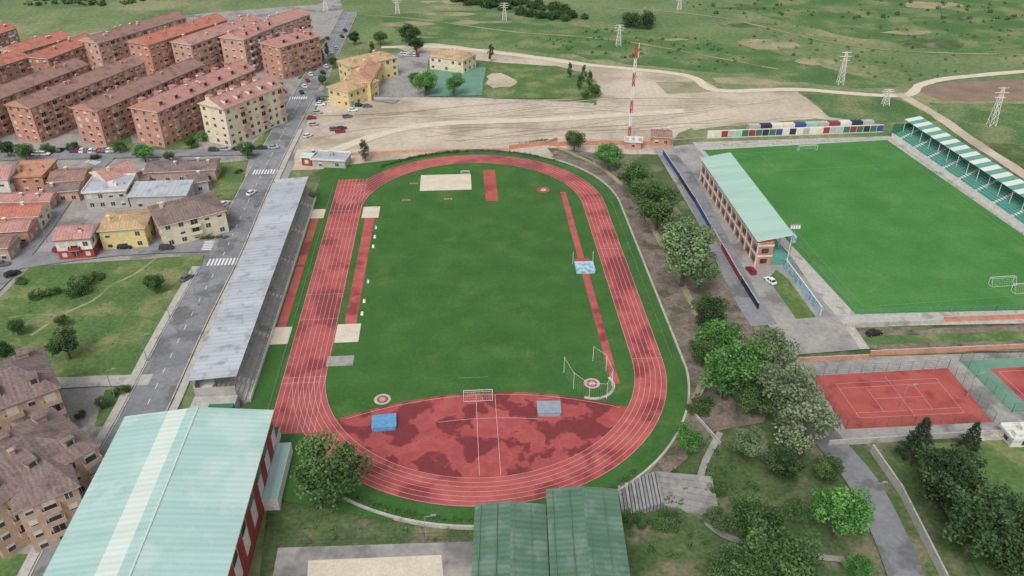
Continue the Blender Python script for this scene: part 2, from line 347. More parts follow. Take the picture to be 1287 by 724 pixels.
tc=[(.14,.18,.86,.18),(.14,.82,.86,.82),(.14,.18,.14,.82),(.86,.18,.86,.82),(.14,.27,.86,.27),(.14,.73,.86,.73),(.33,.27,.33,.73),(.67,.27,.67,.73),(.33,.5,.67,.5)]
lines('court_marking',ct1,tc,.06,'lane'); lines('court_marking',ct2b,[(0.05,.1,.95,.1),(.05,.9,.95,.9),(.05,.1,.05,.9),(.5,0.1,.5,.9)],.07,'lane')
RD=PX((1010,520),(1045,560),(1085,610),(1120,680),(1150,760))
strip('asphalt_road',RD,6.5,'asphalt')
sheet('pool_terrace',PX((1225,548),(1300,545),(1420,640),(1330,650)),'concrete'); 
sheet('lawn',PX((1140,560),(1300,552),(1440,700),(1250,760)),'park_grass')
# bottom
sheet('paved_court',PX((350,690),(596,682),(610,790),(330,800)),'pave'); sheet('sand_court',PX((388,706),(555,699),(560,760),(385,770)),'sand')
strip('footpath',PX((905,545),(880,600),(890,660),(960,690),(1060,705)),1.4,'pave',jit=.1)
strip('footpath',PX((460,628),(520,640),(600,650)),1.6,'concrete')
# stadium ground
sheet('stadium_lawn',[T(-53,-78),T(-20,-88)]+[T(48.8*math.cos(t),-42.2+48.8*math.sin(t)) for t in [R_(-110+i*5) for i in range(23)]]+[T(48.8*math.cos(t),42.2+48.8*math.sin(t)) for t in [R_(i*5) for i in range(25)]]+[T(-53,78)],'infield')
sheet('running_track',[T(-46.4,-63),T(-36.3,-63),T(-36.3,67),T(-46.4,67)],'track')
ring('running_track',36.5,43.9,'track')
dpoly=[T(36.5*math.cos(t),-42.2+36.5*math.sin(t)) for t in [R_(180+27+i*(126/30)) for i in range(31)]]
arc=[T(x,-52-x*x/145.) for x in np.linspace(32.3,-32.3,20)]
sheet('throwing_fan',dpoly+arc,'trackD')
sheet('infield_kerb_apron',[T(-37,-36),T(-30.6,-36),T(-30.6,-40),T(-37,-40)],'pave')
sheet('sand_pit',[T(-17.7,56),T(0,56),T(0,69),T(-17.7,69)],'sand')
def rect(name,a,b,wa,wb,m): return sheet(name,[T(a-wa/2,b-wb/2),T(a+wa/2,b-wb/2),T(a+wa/2,b+wb/2),T(a-wa/2,b+wb/2)],m)
rect('high_jump_runway',6.6,59.5,4.2,25,'clay')
rect('jump_runway',-33,7,3,60,'track'); rect('sand_pit',-33.2,-26.5,6,8,'sand'); rect('sand_pit',-33,41,5.4,8,'sand')
rect('jump_runway',-50.4,7,2.2,62,'track'); rect('sand_pit',-50.2,-26.5,5.2,7.5,'sand'); rect('sand_pit',-50.2,41,4.6,6.5,'sand')
rect('runway_board',-51,-8,3.4,1.6,'clay'); rect('runway_board',-51,8,3.4,1.4,'clay')
rect('pole_vault_runway',31,0.5,1.9,103,'track'); rect('vault_pad',31,5.5,4.6,2.6,'clay')
rect('goal_line',-2,-46.5,7,.12,'pitchline')
def disc(name,a,b,r,m,n=24): return sheet(name,[T(a+r*math.cos(2*math.pi*i/n),b+r*math.sin(2*math.pi*i/n)) for i in range(n)],m)
for a,b in ((-22.6,-53),(25.5,-50.5)):
    disc('throwing_circle',a,b,1.9,'concrete'); disc('throwing_circle',a,b,1.3,'clay'); disc('throwing_circle',a,b,.7,'concrete')
disc('throwing_circle',24.5,54,2.2,'clay'); disc('throwing_circle',24.5,54,1.0,'concrete')
for a,b in ((-22,49),(-8,49),(-20,62)): rect('take_off_board',a,b,2.6,1.0,'concrete'); rect('take_off_board',a,b,2.2,.7,'clay')
# track lines
mb=MB(); z=ZC[0]; ZC[0]+=.004
for i in range(7):
    r=36.5+i*1.22; ring('',r-.04,r+.04,'',mb=mb,z=z)
mb.obj('lane_marking',['lane'])
mb=MB(); z=ZC[0]; ZC[0]+=.004
for i in range(9):
    a=-36.5-i*1.22
    for (b0,b1) in ((-63,-43),(43,67)) if i<7 else ((-63,67),):
        mb.face([V3(T(a-.04,b0),z),V3(T(a+.04,b0),z),V3(T(a+.04,b1),z),V3(T(a-.04,b1),z)])
for b in (-46,-44,42.5,62,30,-20,-8):
    mb.face([V3(T(-46.2,b),z+.003),V3(T(-36.5,b),z+.003),V3(T(-36.5,b+.1),z+.003),V3(T(-46.2,b+.1),z+.003)])
for b in (-42,12,42): mb.face([V3(T(36.5,b),z+.003),V3(T(43.8,b),z+.003),V3(T(43.8,b+.1),z+.003),V3(T(36.5,b+.1),z+.003)])
for a in (-1.5,2.8): mb.face([V3(T(a,-78),z+.003),V3(T(a+.1,-78),z+.003),V3(T(a+.1,-53),z+.003),V3(T(a,-53),z+.003)])
for x0 in np.linspace(-30,28,24):
    for k,off in enumerate((-1,-9)):
        f=lambda x:-52-x*x/145.+off
        if off==-9 and abs(x0)>12: continue
        mb.face([V3(T(x0,f(x0)),z),V3(T(x0+2.5,f(x0+2.5)),z),V3(T(x0+2.5,f(x0+2.5)+.1),z),V3(T(x0,f(x0)+.1),z)])
mb.obj('track_marking',['lane']); ZC[0]+=.004
pts=[T(48.9*math.cos(t),-42.2+48.9*math.sin(t)) for t in [R_(-125+i*4) for i in range(31)]]+[T(48.9*math.cos(t),42.2+48.9*math.sin(t)) for t in [R_(i*4) for i in range(18)]]
def wall(name,pts,h,th,m,cap=None,z0=0):
    mb=MB(); a=offs(pts,-th/2);b=offs(pts,th/2)
    for i in range(len(pts)-1):
        q=[a[i],b[i],b[i+1],a[i+1]]
        mb.face([V3(p,h) for p in q],1 if cap else 0); mb.face([V3(a[i],z0),V3(a[i],h),V3(a[i+1],h),V3(a[i+1],z0)]); mb.face([V3(b[i],h),V3(b[i],z0),V3(b[i+1],z0),V3(b[i+1],h)])
    mb.face([V3(a[0],z0),V3(b[0],z0),V3(b[0],h),V3(a[0],h)]); mb.face([V3(b[-1],z0),V3(a[-1],z0),V3(a[-1],h),V3(b[-1],h)])
    return mb.obj(name,[m]+([cap] if cap else []))
wall('retaining_wall',pts,.8,.5,'concrete')
def fence(name,pts,h,sp=3.0,m='steel',rails=3,th=.05):
    mb=MB()
    for i in range(len(pts)-1):
        a=pts[i];b=pts[i+1];L=(b-a).length
        if L<.01: continue
        u=(b-a)/L;n=max(1,int(L/sp))
        for k in range(n+1): mb.cyl(V3(a+u*L*k/n,0),V3(a+u*L*k/n,h),th,th,4)
        for r in range(rails):
            zz=h*(1-r/max(1,rails)*.9); mb.cyl(V3(a,zz),V3(b,zz),th*.5,th*.5,4)
    return mb.obj(name,[m])
fence('railing',[T(46.0*math.cos(t),42.2+46.0*math.sin(t)) for t in [R_(i*10) for i in range(10)]],1.1,4,'steel',2)
fence('railing',[T(46.2,b) for b in range(-42,43,12)],1.1,4,'steel',2)
fence('railing',[T(-47.6,b) for b in range(-60,61,20)],1.1,5,'steel',2)
# ---------------------------------------------------------------- buildings
def facade(mw,mbal,P,Q,n,z0,h,st,bay,balc=0,win=(1.3,1.35)):
    d=Q-P;L=d.length
    if L<2: return
    u=d/L; nb=max(1,int(L/bay)); sp=L/nb; sh=(h-z0)/st
    for i in range(st):
        for j in range(nb):
            c=P+u*(sp*(j+.5)); zb=z0+sh*i+.95; ww,wh=win
            isb=balc and (j%balc==balc-1) and (i>0)
            if isb: zb=z0+sh*i+.15; wh=2.15; ww=min(2.0,sp*.7)
            zt=min(zb+wh,z0+sh*(i+1)-.2)
            o=c-u*(ww/2+.1); mw.box(V3(o-n*.05,zb-.1),V3(u)*(ww+.2),V3(n)*.09,(0,0,zt-zb+.2),1)
            o=c-u*ww/2; mw.box(V3(o,zb),V3(u)*ww,V3(n)*.07,(0,0,zt-zb),0)
            if random.random()<.55:
                k=random.choice((.3,.5,.5,.8,1)); mw.box(V3(o+n*.01,zt-(zt-zb)*k),V3(u)*ww,V3(n)*.08,(0,0,(zt-zb)*k),2)
            else: mw.box(V3(c-u*.04+n*.01,zb),V3(u)*.08,V3(n)*.075,(0,0,zt-zb),1)
            if isb:
                bw=min(sp*.95,3.4); o=c-u*bw/2; mbal.box(V3(o-n*.02,zb-.2),V3(u)*bw,V3(n)*1.15,(0,0,.18),0)
                zp=zb-.02
                mbal.box(V3(o+n*1.02,zp),V3(u)*bw,V3(n)*.12,(0,0,.95),1)
                mbal.box(V3(o,zp),V3(u)*.1,V3(n)*1.02,(0,0,.95),1); mbal.box(V3(o+u*(bw-.1),zp),V3(u)*.1,V3(n)*1.02,(0,0,.95),1)
def building(name,p1,p2,wd,h,st,roof='gable',wm='brick',rm='tile_brown',rise=2.6,balc=0,bay=3.2,trim='white_wall',chim=True,band=False,win=(1.3,1.35),dorm=0,gf=None):
    hh=h+(rise if roof in('gable','hip') else 0)
    A=G(p1[0],p1[1],hh); B=G(p2[0],p2[1],hh)
    d=B-A;L=d.length;u=d/L;n=Vector((u.y,-u.x)); root=empty(name,(A+B)/2)
    q=[A-n*wd/2,A+n*wd/2,B+n*wd/2,B-n*wd/2]
    mb=MB(); mb.prism(q,-.3,h,0)
    if gf: mb.prism([p+ (p-(A+B)/2).normalized()*.06 for p in q],-.2,3.0,1)
    if band:
        for i in range(1,st+1):
            zz=h*i/st; mb.prism([p+(p-(A+B)/2).normalized()*.08 for p in q],zz-.22,zz-.003,1)
    mb.obj('walls',[wm,gf or trim],root)
    mr=MB(); o=.55; qe=[A-n*(wd/2+o)-u*o,A+n*(wd/2+o)-u*o,B+n*(wd/2+o)+u*o,B-n*(wd/2+o)+u*o]; ze=h+.22
    if roof in('gable','hip'):
        mr.prism(qe,h+.003,ze,1)
        ins=min(wd/2*.9,L*.4) if roof=='hip' else -o
        r0=V3(A+u*ins,h+rise); r1=V3(B-u*ins,h+rise); e=[V3(p,ze+.003) for p in qe]
        mr.face([e[1],e[2],r1,r0],0); mr.face([e[3],e[0],r0,r1],0)
        mr.face([e[0],e[1],r0],0 if roof=='hip' else 2); mr.face([e[2],e[3],r1],0 if roof=='hip' else 2)
        mr.cyl(r0,r1,.14,.14,5,0)
        if chim:
            for k in range(max(1,int(L/7))):
                t=random.uniform(.08,.92);s_=random.choice((-1,1))*random.uniform(.08,.3); c=A+d*t+n*wd*s_; zc=h+rise*(1-abs(s_)*2)
                mr.cbox(c,u,n,.9,.7,zc-.5,zc+1.1,2); mr.cbox(c,u,n,1.1,.9,zc+1.11,zc+1.25,1)
                t=random.uniform(.05,.95); c=A+d*t; mr.cyl(V3(c,h+rise),V3(c,h+rise+1.8),.03,.03,3,1); mr.cbox(c,u,n,.8,.05,h+rise+1.6,h+rise+1.65,1)
        for k in range(dorm):
            t=(k+.5)/dorm
            for s_ in (-1,1):
                c=A+d*t+n*wd*.3*s_; zc=h+rise*.35; mr.cbox(c,u,n,1.8,2.6,zc-.5,zc+1.5,2); mr.cbox(c,u,n,2.2,3.0,zc+1.51,zc+1.7,0)
                mr.cbox(c+n*s_*1.33,u,n,1.2,.06,zc+.3,zc+1.25,3)
    else:
        z1=h+rise if roof=='mono' else ze
        mr.face([V3(p,ze) for p in qe] if roof=='flat' else [V3(qe[0],z1),V3(qe[1],ze),V3(qe[2],ze),V3(qe[3],z1)],0)
        mr.prism(qe,h+.003,ze-.003,1)
        if roof=='mono':
            mr.face([V3(qe[3],ze),V3(qe[0],ze),V3(qe[0],z1),V3(qe[3],z1)],2); mr.face([V3(qe[0],ze),V3(qe[1],ze),V3(qe[0],z1)],2); mr.face([V3(qe[2],ze),V3(qe[3],ze),V3(qe[3],z1)],2)
        if roof=='flat':
            for a_,b_ in ((0,1),(1,2),(2,3),(3,0)):
                a=qe[a_];b=qe[b_];dd=(b-a).normalized();nn=Vector((-dd.y,dd.x)); mr.box(V3(a,ze+.002),V3(b-a),V3(nn)*.25,(0,0,.4),1)
            for k in range(3): c=A+d*random.uniform(.15,.85)+n*wd*random.uniform(-.3,.3); mr.cbox(c,u,n,random.uniform(.8,2),random.uniform(.8,1.6),ze+.004,ze+random.uniform(.6,1.6),random.choice((1,2)))
    mr.obj('roof',[rm,trim,wm,'glass'],root)
    mw=MB();mbal=MB()
    facade(mw,mbal,q[1],q[2],n,0,h,st,bay,balc,win); facade(mw,mbal,q[0],q[3],-n,0,h,st,bay,balc,win)
    facade(mw,mbal,q[0],q[1],-u,0,h,st,bay*1.15,0,win); facade(mw,mbal,q[3],q[2],u,0,h,st,bay*1.15,0,win)
    mw.obj('windows',['glass','frame','shutter'],root)
    if mbal.f: mbal.obj('balconies',['concrete',trim if random.random()<.5 else wm],root)
    return root
ap='apartment_block'
building(ap,(264,124),(338,96),13,15,5,wm='cream',rm='tile_pink',balc=3,trim='brick_pink',dorm=5,rise=3.2)
building(ap,(178,128),(303,76),13,14.5,5,wm='brick',rm='tile_pink',balc=3,dorm=7,trim='white_wall',rise=3.2)
building(ap,(104,130),(240,73),12,14,5,wm='brick',rm='tile_brown',balc=3,trim='brick_pink')
building(ap,(20,126),(166,70),12,14,5,wm='brick',rm='tile_brown',balc=2,trim='brick_pink')
building(ap,(-45,125),(94,73),12,14,5,wm='brick',rm='tile_brown',balc=3,trim='brick_pink')
building(ap,(-60,88),(22,63),12,13,4,wm='brick_dk',rm='tile_red',balc=3)
building(ap,(10,58),(76,39),12,13,4,wm='brick',rm='tile_red',balc=3)
building(ap,(44,66),(108,42),12,13,4,wm='brick_dk',rm='tile_red',balc=3)
building(ap,(110,46),(222,14),12,15,5,wm='brick_pink',rm='tile_brown',balc=3)
building(ap,(172,48),(272,17),13,17,5,wm='brick',rm='tile_red',balc=3,trim='brick_pink')
building(ap,(226,48),(316,18),12,16,5,wm='brick_pink',rm='tile_pink',balc=2)
building(ap,(290,42),(334,24),13,17,5,wm='brick_pink',rm='tile_pink',balc=2,dorm=3)
building(ap,(322,28),(376,10),13,17,5,wm='brick_pink',rm='tile_pink',balc=2)
building(ap,(338,50),(388,36),14,15,5,wm='brick',rm='tile_pink',balc=2,dorm=3)
building(ap,(-60,50),(6,28),12,13,4,wm='brick_dk',rm='tile_red',balc=3)
building(ap,(-90,145),(-40,122),12,14,5,wm='brick',rm='tile_brown',balc=3)
hn='town_house'
building('white_house',(72,286),(116,283),9,6.5,2,wm='white_wall',rm='tile_pink',rise=2,trim='red_wall',gf='red_wall',balc=2)
building('yellow_house',(128,271),(184,267),12,6.5,2,'hip',wm='yellow_wall',rm='tile_ochre',rise=2.2,trim='cream')
building(hn,(192,263),(272,244),15,7.5,3,'hip',wm='cream',rm='tile_dark',rise=2.6,balc=3,trim='cream')
building(hn,(112,233),(164,230),12,6,2,'flat',wm='grey_wall',rm='roofgrey')
building(hn,(168,240),(238,238),9,4.5,1,'mono',wm='grey_wall',rm='roofgrey',rise=1.2,bay=5)
building(hn,(16,214),(62,212),13,6,2,'flat',wm='orange_wall',rm='tile_orange',trim='orange_wall')
building(hn,(66,216),(108,214),10,4.5,1,wm='orange_wall',rm='tile_brown',rise=1.6)
building(hn,(-20,209),(14,207),12,7,2,wm='white_wall',rm='tile_pink')
building(hn,(122,214),(160,202),11,6,2,wm='cream',rm='tile_pink')
building(hn,(186,206),(272,202),9,4.5,1,wm='brick_tan',rm='tile_dark',rise=1.4,bay=4)
building(hn,(-30,246),(66,243),7,3.5,1,wm='brick_pink',rm='tile_pink',rise=1.2)
building(hn,(-30,262),(52,258),9,5,2,wm='cream',rm='tile_red',rise=1.6)
building(hn,(-40,282),(38,277),8,4.5,1,wm='brick',rm='tile_pink',rise=1.4)
building(hn,(-60,302),(14,298),8,4.5,1,wm='brick_tan',rm='tile_brown',rise=1.4)
building(hn,(60,232),(100,229),8,4,1,wm='brick_pink',rm='tile_dark',rise=1.2)
building(hn,(236,222),(258,218),7,4,1,wm='grey_wall',rm='tile_dark',rise=1.3)
building(hn,(168,218),(188,217),6,3,1,wm='cream',rm='tile_brown',rise=1.0)
# lower-left blocks
building(ap,(-40,478),(56,446),17,12,4,'hip',wm='brick_tan',rm='tile_dark',balc=2,rise=3.4,dorm=2,trim='brick_tan')
building(ap,(-60,600),(86,520),17,12,4,'hip',wm='brick_tan',rm='tile_dark',balc=2,rise=3.4,dorm=3,trim='brick_tan')
building(ap,(4,588),(78,560),19,11.4,4,'hip',wm='brick_tan',rm='tile_dark',balc=2,rise=2.6,trim='brick_tan')
# school
building('school_building',(424,106),(462,92),12,7,2,'hip',wm='yellow_wall',rm='tile_ochre',rise=2.4,band=True,trim='white_wall')
building('school_building',(432,74),(490,62),12,9,3,'hip',wm='yellow_wall',rm='tile_ochre',rise=2.6,band=True,trim='white_wall')
building('school_building',(450,98),(470,66),10,8,2,'hip',wm='yellow_wall',rm='tile_orange',rise=2.2)
building('school_building',(548,60),(590,66),13,6.5,2,'hip',wm='cream',rm='tile_ochre',rise=2.4)
building('site_hut',(396,196),(437,198),7,3.2,1,'flat',wm='grey_wall',rm='roofgrey',bay=5)
building('site_hut',(382,192),(394,193),5,3.2,1,wm='red_wall',rm='roofmint',rise=.8)
building('brick_hut',(820,164),(843,165),7,3.5,1,wm='orange_wall',rm='tile_brown',rise=1.3)
building('brick_hut',(786,176),(806,177),4,2.8,1,'flat',wm='brick',rm='roofgrey')
# sports hall
def hall():
    root=empty('sports_hall',T(-57,-100)); h=10.5; a0,a1,b0,b1=-71.4,-43.1,-132,-67.8
    mb=MB(); mb.prism([T(a0,b0),T(a1,b0),T(a1,b1),T(a0,b1)],-.3,h,0)
    mb.obj('walls',['white_wall'],root)
    m2=MB()
    n=10
    for i in range(n):
        b=b0+(b1-b0)*(i+.0)/n
        m2.box(V3(T(a1+.0,b)),V3(R1)*.12,V3(D1)*3.0,(0,0,h-.6),0)
    m2.box(V3(T(a1,b0),0),V3(R1)*.18,V3(D1)*(b1-b0),(0,0,2.2),0)
    m2.box(V3(T(a0,b1),0),V3(R1)*(a1-a0),V3(D1)*.15,(0,0,2.2),0)
    for i in range(9): m2.box(V3(T(a0+2+i*3,b1),6.2),V3(R1)*2.2,V3(D1)*.1,(0,0,2.2),1)
    for i in range(n): m2.box(V3(T(a1,b0+(b1-b0)*i/n+3.4),7.2),V3(R1)*.1,V3(D1)*2.6,(0,0,1.6),1)
    m2.obj('cladding',['red_wall','glass'],root)
    mr=MB(); am=(a0+a1)/2; e=.6
    def Rz(a): return h+.3+1.6*(1-abs(a-am)/((a1-a0)/2+e))
    cols=[(a0-e,a0+2.5,0),(a0+2.5,am-6,0),(am-6,am-2.2,1),(am-2.2,am,0),(am,a1+e,0)]
    for c0,c1,mi in cols: mr.face([V3(T(c0,b0),Rz(c0)),V3(T(c1,b0),Rz(c1)),V3(T(c1,b1+e),Rz(c1)),V3(T(c0,b1+e),Rz(c0))],mi)
    mr.prism([T(a0-e,b0),T(a1+e,b0),T(a1+e,b1+e),T(a0-e,b1+e)],h+.003,h+.28,2)
    mr.face([V3(T(a0-e,b1+e),h+.28),V3(T(am,b1+e),h+1.9),V3(T(a1+e,b1+e),h+.28)],2)
    mr.cyl(V3(T(am,b0),h+1.95),V3(T(am,b1+e),h+1.95),.2,.2,6,1)
    mr.obj('roof',['roofmint','roofpale','white_wall'],root)
    m3=MB(); m3.prism([T(-50,-67.6),T(-43.3,-67.6),T(-43.3,-63.5),T(-50,-63.5)],0,3,0,1); m3.prism([T(-56,-67.6),T(-51,-67.6),T(-51,-64.8),T(-56,-64.8)],0,11.0,1)
    m3.prism([T(-43.0,-84),T(-40,-84),T(-40,-68.5),T(-43.0,-68.5)],0,3,0,2)
    m3.obj('annex',['white_wall','advert_green','roofmint'],root)
hall()
def greenhall():
    root=empty('green_roof_pavilion',(6,85))
    for k,(p,q,hh,rm) in enumerate((((597,632),(686,630),7.5,'roofgreen'),((687,630),(776,613),8.2,'roofgreen'))):
        A=G(*p,hh);B=G(*q,hh); 
        if k==0: B=Vector((B.x,A.y))
        else: A=Vector((A.x,B.y))
        y0=60; mb=MB(); e=.4
        mb.prism([(A.x+e,y0),(B.x-e,y0),(B.x-e,A.y-e),(A.x+e,A.y-e)],-.3,hh-.5,0); mb.obj('walls',['brick_tan'],root)
        mr=MB(); mx=(A.x+B.x)/2
        for (x0,z0,x1,z1) in ((A.x,hh-.3,mx,hh+.5),(mx,hh+.5,B.x,hh-.3)):
            mr.face([(x0,y0,z0),(x1,y0,z1),(x1,A.y,z1),(x0,A.y,z0)],0)
        mr.prism([(A.x,y0),(B.x,y0),(B.x,A.y),(A.x,A.y)],hh-.48,hh-.303,0)
        mr.face([(B.x,A.y,hh-.3),(mx,A.y,hh+.5),(A.x,A.y,hh-.3)],0)
        for t in range(4): mr.box((A.x+1+t*(B.x-A.x-2)/3.6,y0,hh+.0),(.12,0,0),(0,A.y-y0-.5,0),(0,0,.2+.35*(1 if t in(1,2) else 0)),0)
        mr.obj('roof',[rm],root)
greenhall()
def grandstand():
    root=empty('grandstand',T(-58,0)); b0,b1=-52,52; mb=MB()
    for i in range(8):
        a1=-52.3-i*.95; mb.box(V3(T(a1-.95,b0),0),V3(R1)*.945,V3(D1)*(b1-b0),(0,0,.8+i*.42),0)
    mb.box(V3(T(-63.4,b0)),V3(R1)*3.4,V3(D1)*(b1-b0),(0,0,4.6),1); mb.box(V3(T(-52.2,b0)),V3(R1)*.15,V3(D1)*(b1-b0),(0,0,1.5),1)
    for i in range(6):
        bb=b0+6+i*18.2
        for k in range(8): mb.box(V3(T(-53.2-k*.95,bb),.8+k*.42),V3(R1)*.5,V3(D1)*1.4,(0,0,.2),1)
    mb.obj('terraces',['concrete','white_wall'],root)
    ms=MB()
    for i in range(14):
        b=b0+.5+i*(b1-b0-1)/13; ms.cyl(V3(T(-62.8,b),0),V3(T(-62.8,b),7.6),.2,.2,6); ms.cyl(V3(T(-62.8,b),7.3),V3(T(-53.9,b),8.2),.16,.1,5); ms.cyl(V3(T(-58.8,b),2),V3(T(-58.8,b),7.7),.12,.12,6)
    ms.obj('frame',['darksteel'],root)
    mr=MB()
    N=13
    for i in range(N):
        c0=b0-.6+(b1-b0+1.2)*i/N; c1=b0-.6+(b1-b0+1.2)*(i+1)/N-.08
        P=[V3(T(-64.3,c0),7.7),V3(T(-53.7,c0),8.5),V3(T(-53.7,c1),8.5),V3(T(-64.3,c1),7.7)]
        mr.face(P,0); mr.face([p-Vector((0,0,.15)) for p in P[::-1]],1)
        for j in range(4): a=P[j];b=P[(j+1)%4]; mr.face([a-Vector((0,0,.15)),b-Vector((0,0,.15)),b,a],1)
    mr.obj('roof',['roofgrey','steel'],root)
    mw=MB(); mw.box(V3(T(-63.7,b0)),V3(R1)*.3,V3(D1)*(b1-b0),(0,0,6),0)
    for k in (b0-.3,b1): mw.box(V3(T(-63.7,k)),V3(R1)*9,V3(D1)*.3,(0,0,5.2),0)
    mw.box(V3(T(-63.9,b0-4.6)),V3(R1)*9.5,V3(D1)*4.2,(0,0,3),0); 
    for k in range(4): mw.box(V3(T(-63+k*2.3,b0-4.7),.3),V3(R1)*1.6,V3(D1)*.06,(0,0,2.1),1)
    mw.obj('back_wall',['grey_wall','darksteel'],root)
grandstand()
AF=R_(7.2); FD=Vector((-math.sin(AF),math.cos(AF))); FR=Vector((math.cos(AF),math.sin(AF))); FO=Vector((91.6,174.8))
def FT(a,b): return FO+FR*a+FD*b
def west_stand():
    P=[G(952,302,9),G(997,297,9),G(925,192,9),G(880,197,9)]; root=empty('football_grandstand',(P[0]+P[2])/2)
    u=(P[3]-P[0]).normalized(); n=Vector((u.y,-u.x)); L=(P[3]-P[0]).length; W=(P[1]-P[0]).dot(n)
    mb=MB(); O=P[0]+n*.8
    def X(a,b): return O+n*a+u*b
    mb.prism([X(0,.5),X(4.5,.5),X(4.5,L-.5),X(0,L-.5)],-.3,7.8,0)
    for k in (3.2,6.6): mb.box(V3(X(-.15,.4),k),V3(n)*4.8,V3(u)*(L-.8),(0,0,.45),1)
    for i in range(13): mb.box(V3(X(-.2,.4+i*(L-1.2)/12),0),V3(n)*.25,V3(u)*.5,(0,0,7.7),1)
    for i in range(8): mb.box(V3(X(4.52+i*.85,.5),0),V3(n)*.845,V3(u)*(L-1),(0,0,3.6-i*.4),2)
    mb.obj('walls',['orange_wall','white_wall','seat_green'],root)
    mw=MB()
    for i in range(12):
        for z in (1.0,4.4): mw.box(V3(X(-.06,1.2+i*(L-1.2)/12),z),V3(n)*.1,V3(u)*2.6,(0,0,1.4),0)
    for z in (1,4.4): mw.box(V3(X(1.2,.42),z),V3(n)*2,V3(u)*.1,(0,0,1.5),0)
    mw.obj('windows',['glass'],root)
    mr=MB(); Q=[P[0],P[1],P[1]+u*L,P[3]]
    t=[V3(Q[0],8.6),V3(Q[1],9.6),V3(Q[2],9.6),V3(Q[3],8.6)]; mr.face(t,0); lo=[p-Vector((0,0,.25)) for p in t]; mr.face(lo[::-1],1)
    for j in range(4): mr.face([lo[j],lo[(j+1)%4],t[(j+1)%4],t[j]],1)
    mr.obj('roof',['roofseafoam','white_wall'],root)
    ms=MB()
    for i in range(9): ms.cyl(V3(X(9.5,1+i*(L-2)/8),0),V3(X(9.5,1+i*(L-2)/8),9.0),.12,.12,6)
    ms.obj('columns',['white_wall'],root)
west_stand()
def east_stand():
    root=empty('covered_terrace',FT(78,60)); mb=MB(); b0,b1=20,114.5
    A0=73.2
    for i in range(11): mb.box(V3(FT(A0+i*.8,b0),0),V3(FR)*.795,V3(FD)*(b1-b0),(0,0,1.0+i*.4),0)
    for j in range(10):
        for i in range(11): mb.box(V3(FT(A0+i*.8+.1,b0+4+j*9.5),1.0+i*.4),V3(FR)*.6,V3(FD)*1.0,(0,0,.22),1)
    mb.box(V3(FT(A0-.2,b0)),V3(FR)*.18,V3(FD)*(b1-b0),(0,0,1.9),1); mb.box(V3(FT(A0+8.9,b0)),V3(FR)*.3,V3(FD)*(b1-b0),(0,0,7.6),1)
    mb.box(V3(FT(A0-.2,b1)),V3(FR)*9,V3(FD)*.3,(0,0,5.5),2)
    mb.obj('terraces',['seat_green','white_wall','advert_green'],root)
    mr=MB(); n=32
    for i in range(n):
        c0=b0+(b1-b0)*i/n;c1=b0+(b1-b0)*(i+1)/n-.02
        P=[V3(FT(A0+3.4,c0),7.4),V3(FT(A0+9.6,c0),8.4),V3(FT(A0+9.6,c1),8.4),V3(FT(A0+3.4,c1),7.4)]
        mr.face(P,i%2); mr.face([p-Vector((0,0,.15)) for p in P[::-1]],2)
        for j in range(4): a=P[j];b=P[(j+1)%4]; mr.face([a-Vector((0,0,.15)),b-Vector((0,0,.15)),b,a],2)
    mr.obj('roof',['roofgreen2','roofpale','steel'],root)
    ms=MB()
    for i in range(17):
        b=b0+.5+i*(b1-b0-1)/16; ms.cyl(V3(FT(A0+3.8,b),1),V3(FT(A0+3.8,b),7.3),.12,.12,5); ms.cyl(V3(FT(A0+3.8,b),7.2),V3(FT(A0+9,b),8.1),.1,.1,4)
    ms.obj('frame',['white_wall'],root)
east_stand()
fq=[FT(2,1),FT(67,1),FT(67,105),FT(2,105)]
lines('pitch_marking',fq,[(0,0,1,0),(0,1,1,1),(0,0,0,1),(1,0,1,1),(.2,1,.2,.84),(.8,1,.8,.84),(.2,.84,.8,.84)],.09,'pitchline')
def goal(name,c,u,wd=7.3,h=2.44,dp=1.8,m='white'):
    n=Vector((u.y,-u.x)); mb=MB(); a=c-u*wd/2;b=c+u*wd/2; z=gz(c); r=.06
    for p in (a,b):
        mb.cyl(V3(p,z),V3(p,h),r,r); mb.cyl(V3(p,h),V3(p+n*dp*.4,h),r*.6,r*.6); mb.cyl(V3(p+n*dp*.4,h),V3(p+n*dp,z),r*.6,r*.6); mb.cyl(V3(p,z+.05),V3(p+n*dp,z+.05),r*.6,r*.6)
    mb.cyl(V3(a,h),V3(b,h),r,r); mb.cyl(V3(a+n*dp,z+.05),V3(b+n*dp,z+.05),r*.6,r*.6); mb.cyl(V3(a+n*dp*.4,h),V3(b+n*dp*.4,h),r*.5,r*.5)
    for k in range(1,14):
        p=a+u*wd*k/14; mb.cyl(V3(p+n*dp*.4,h),V3(p+n*dp,z),.01,.01,3)
    for k in range(1,5):
        t=k/5; mb.cyl(V3(a+n*dp*(.4+.6*t),h*(1-t)),V3(b+n*dp*(.4+.6*t),h*(1-t)),.01,.01,3)
    return mb.obj(name,[m])
goal('goal',FT(34,105),-FR); goal('goal',FT(46,8),FR); goal('goal',FT(50,4),FR)
goal('goal',T(-1,-53.5),R1,6.5,2.4,1.5)
goal('goal',T(-2,68),-R1,3,2,1.0)
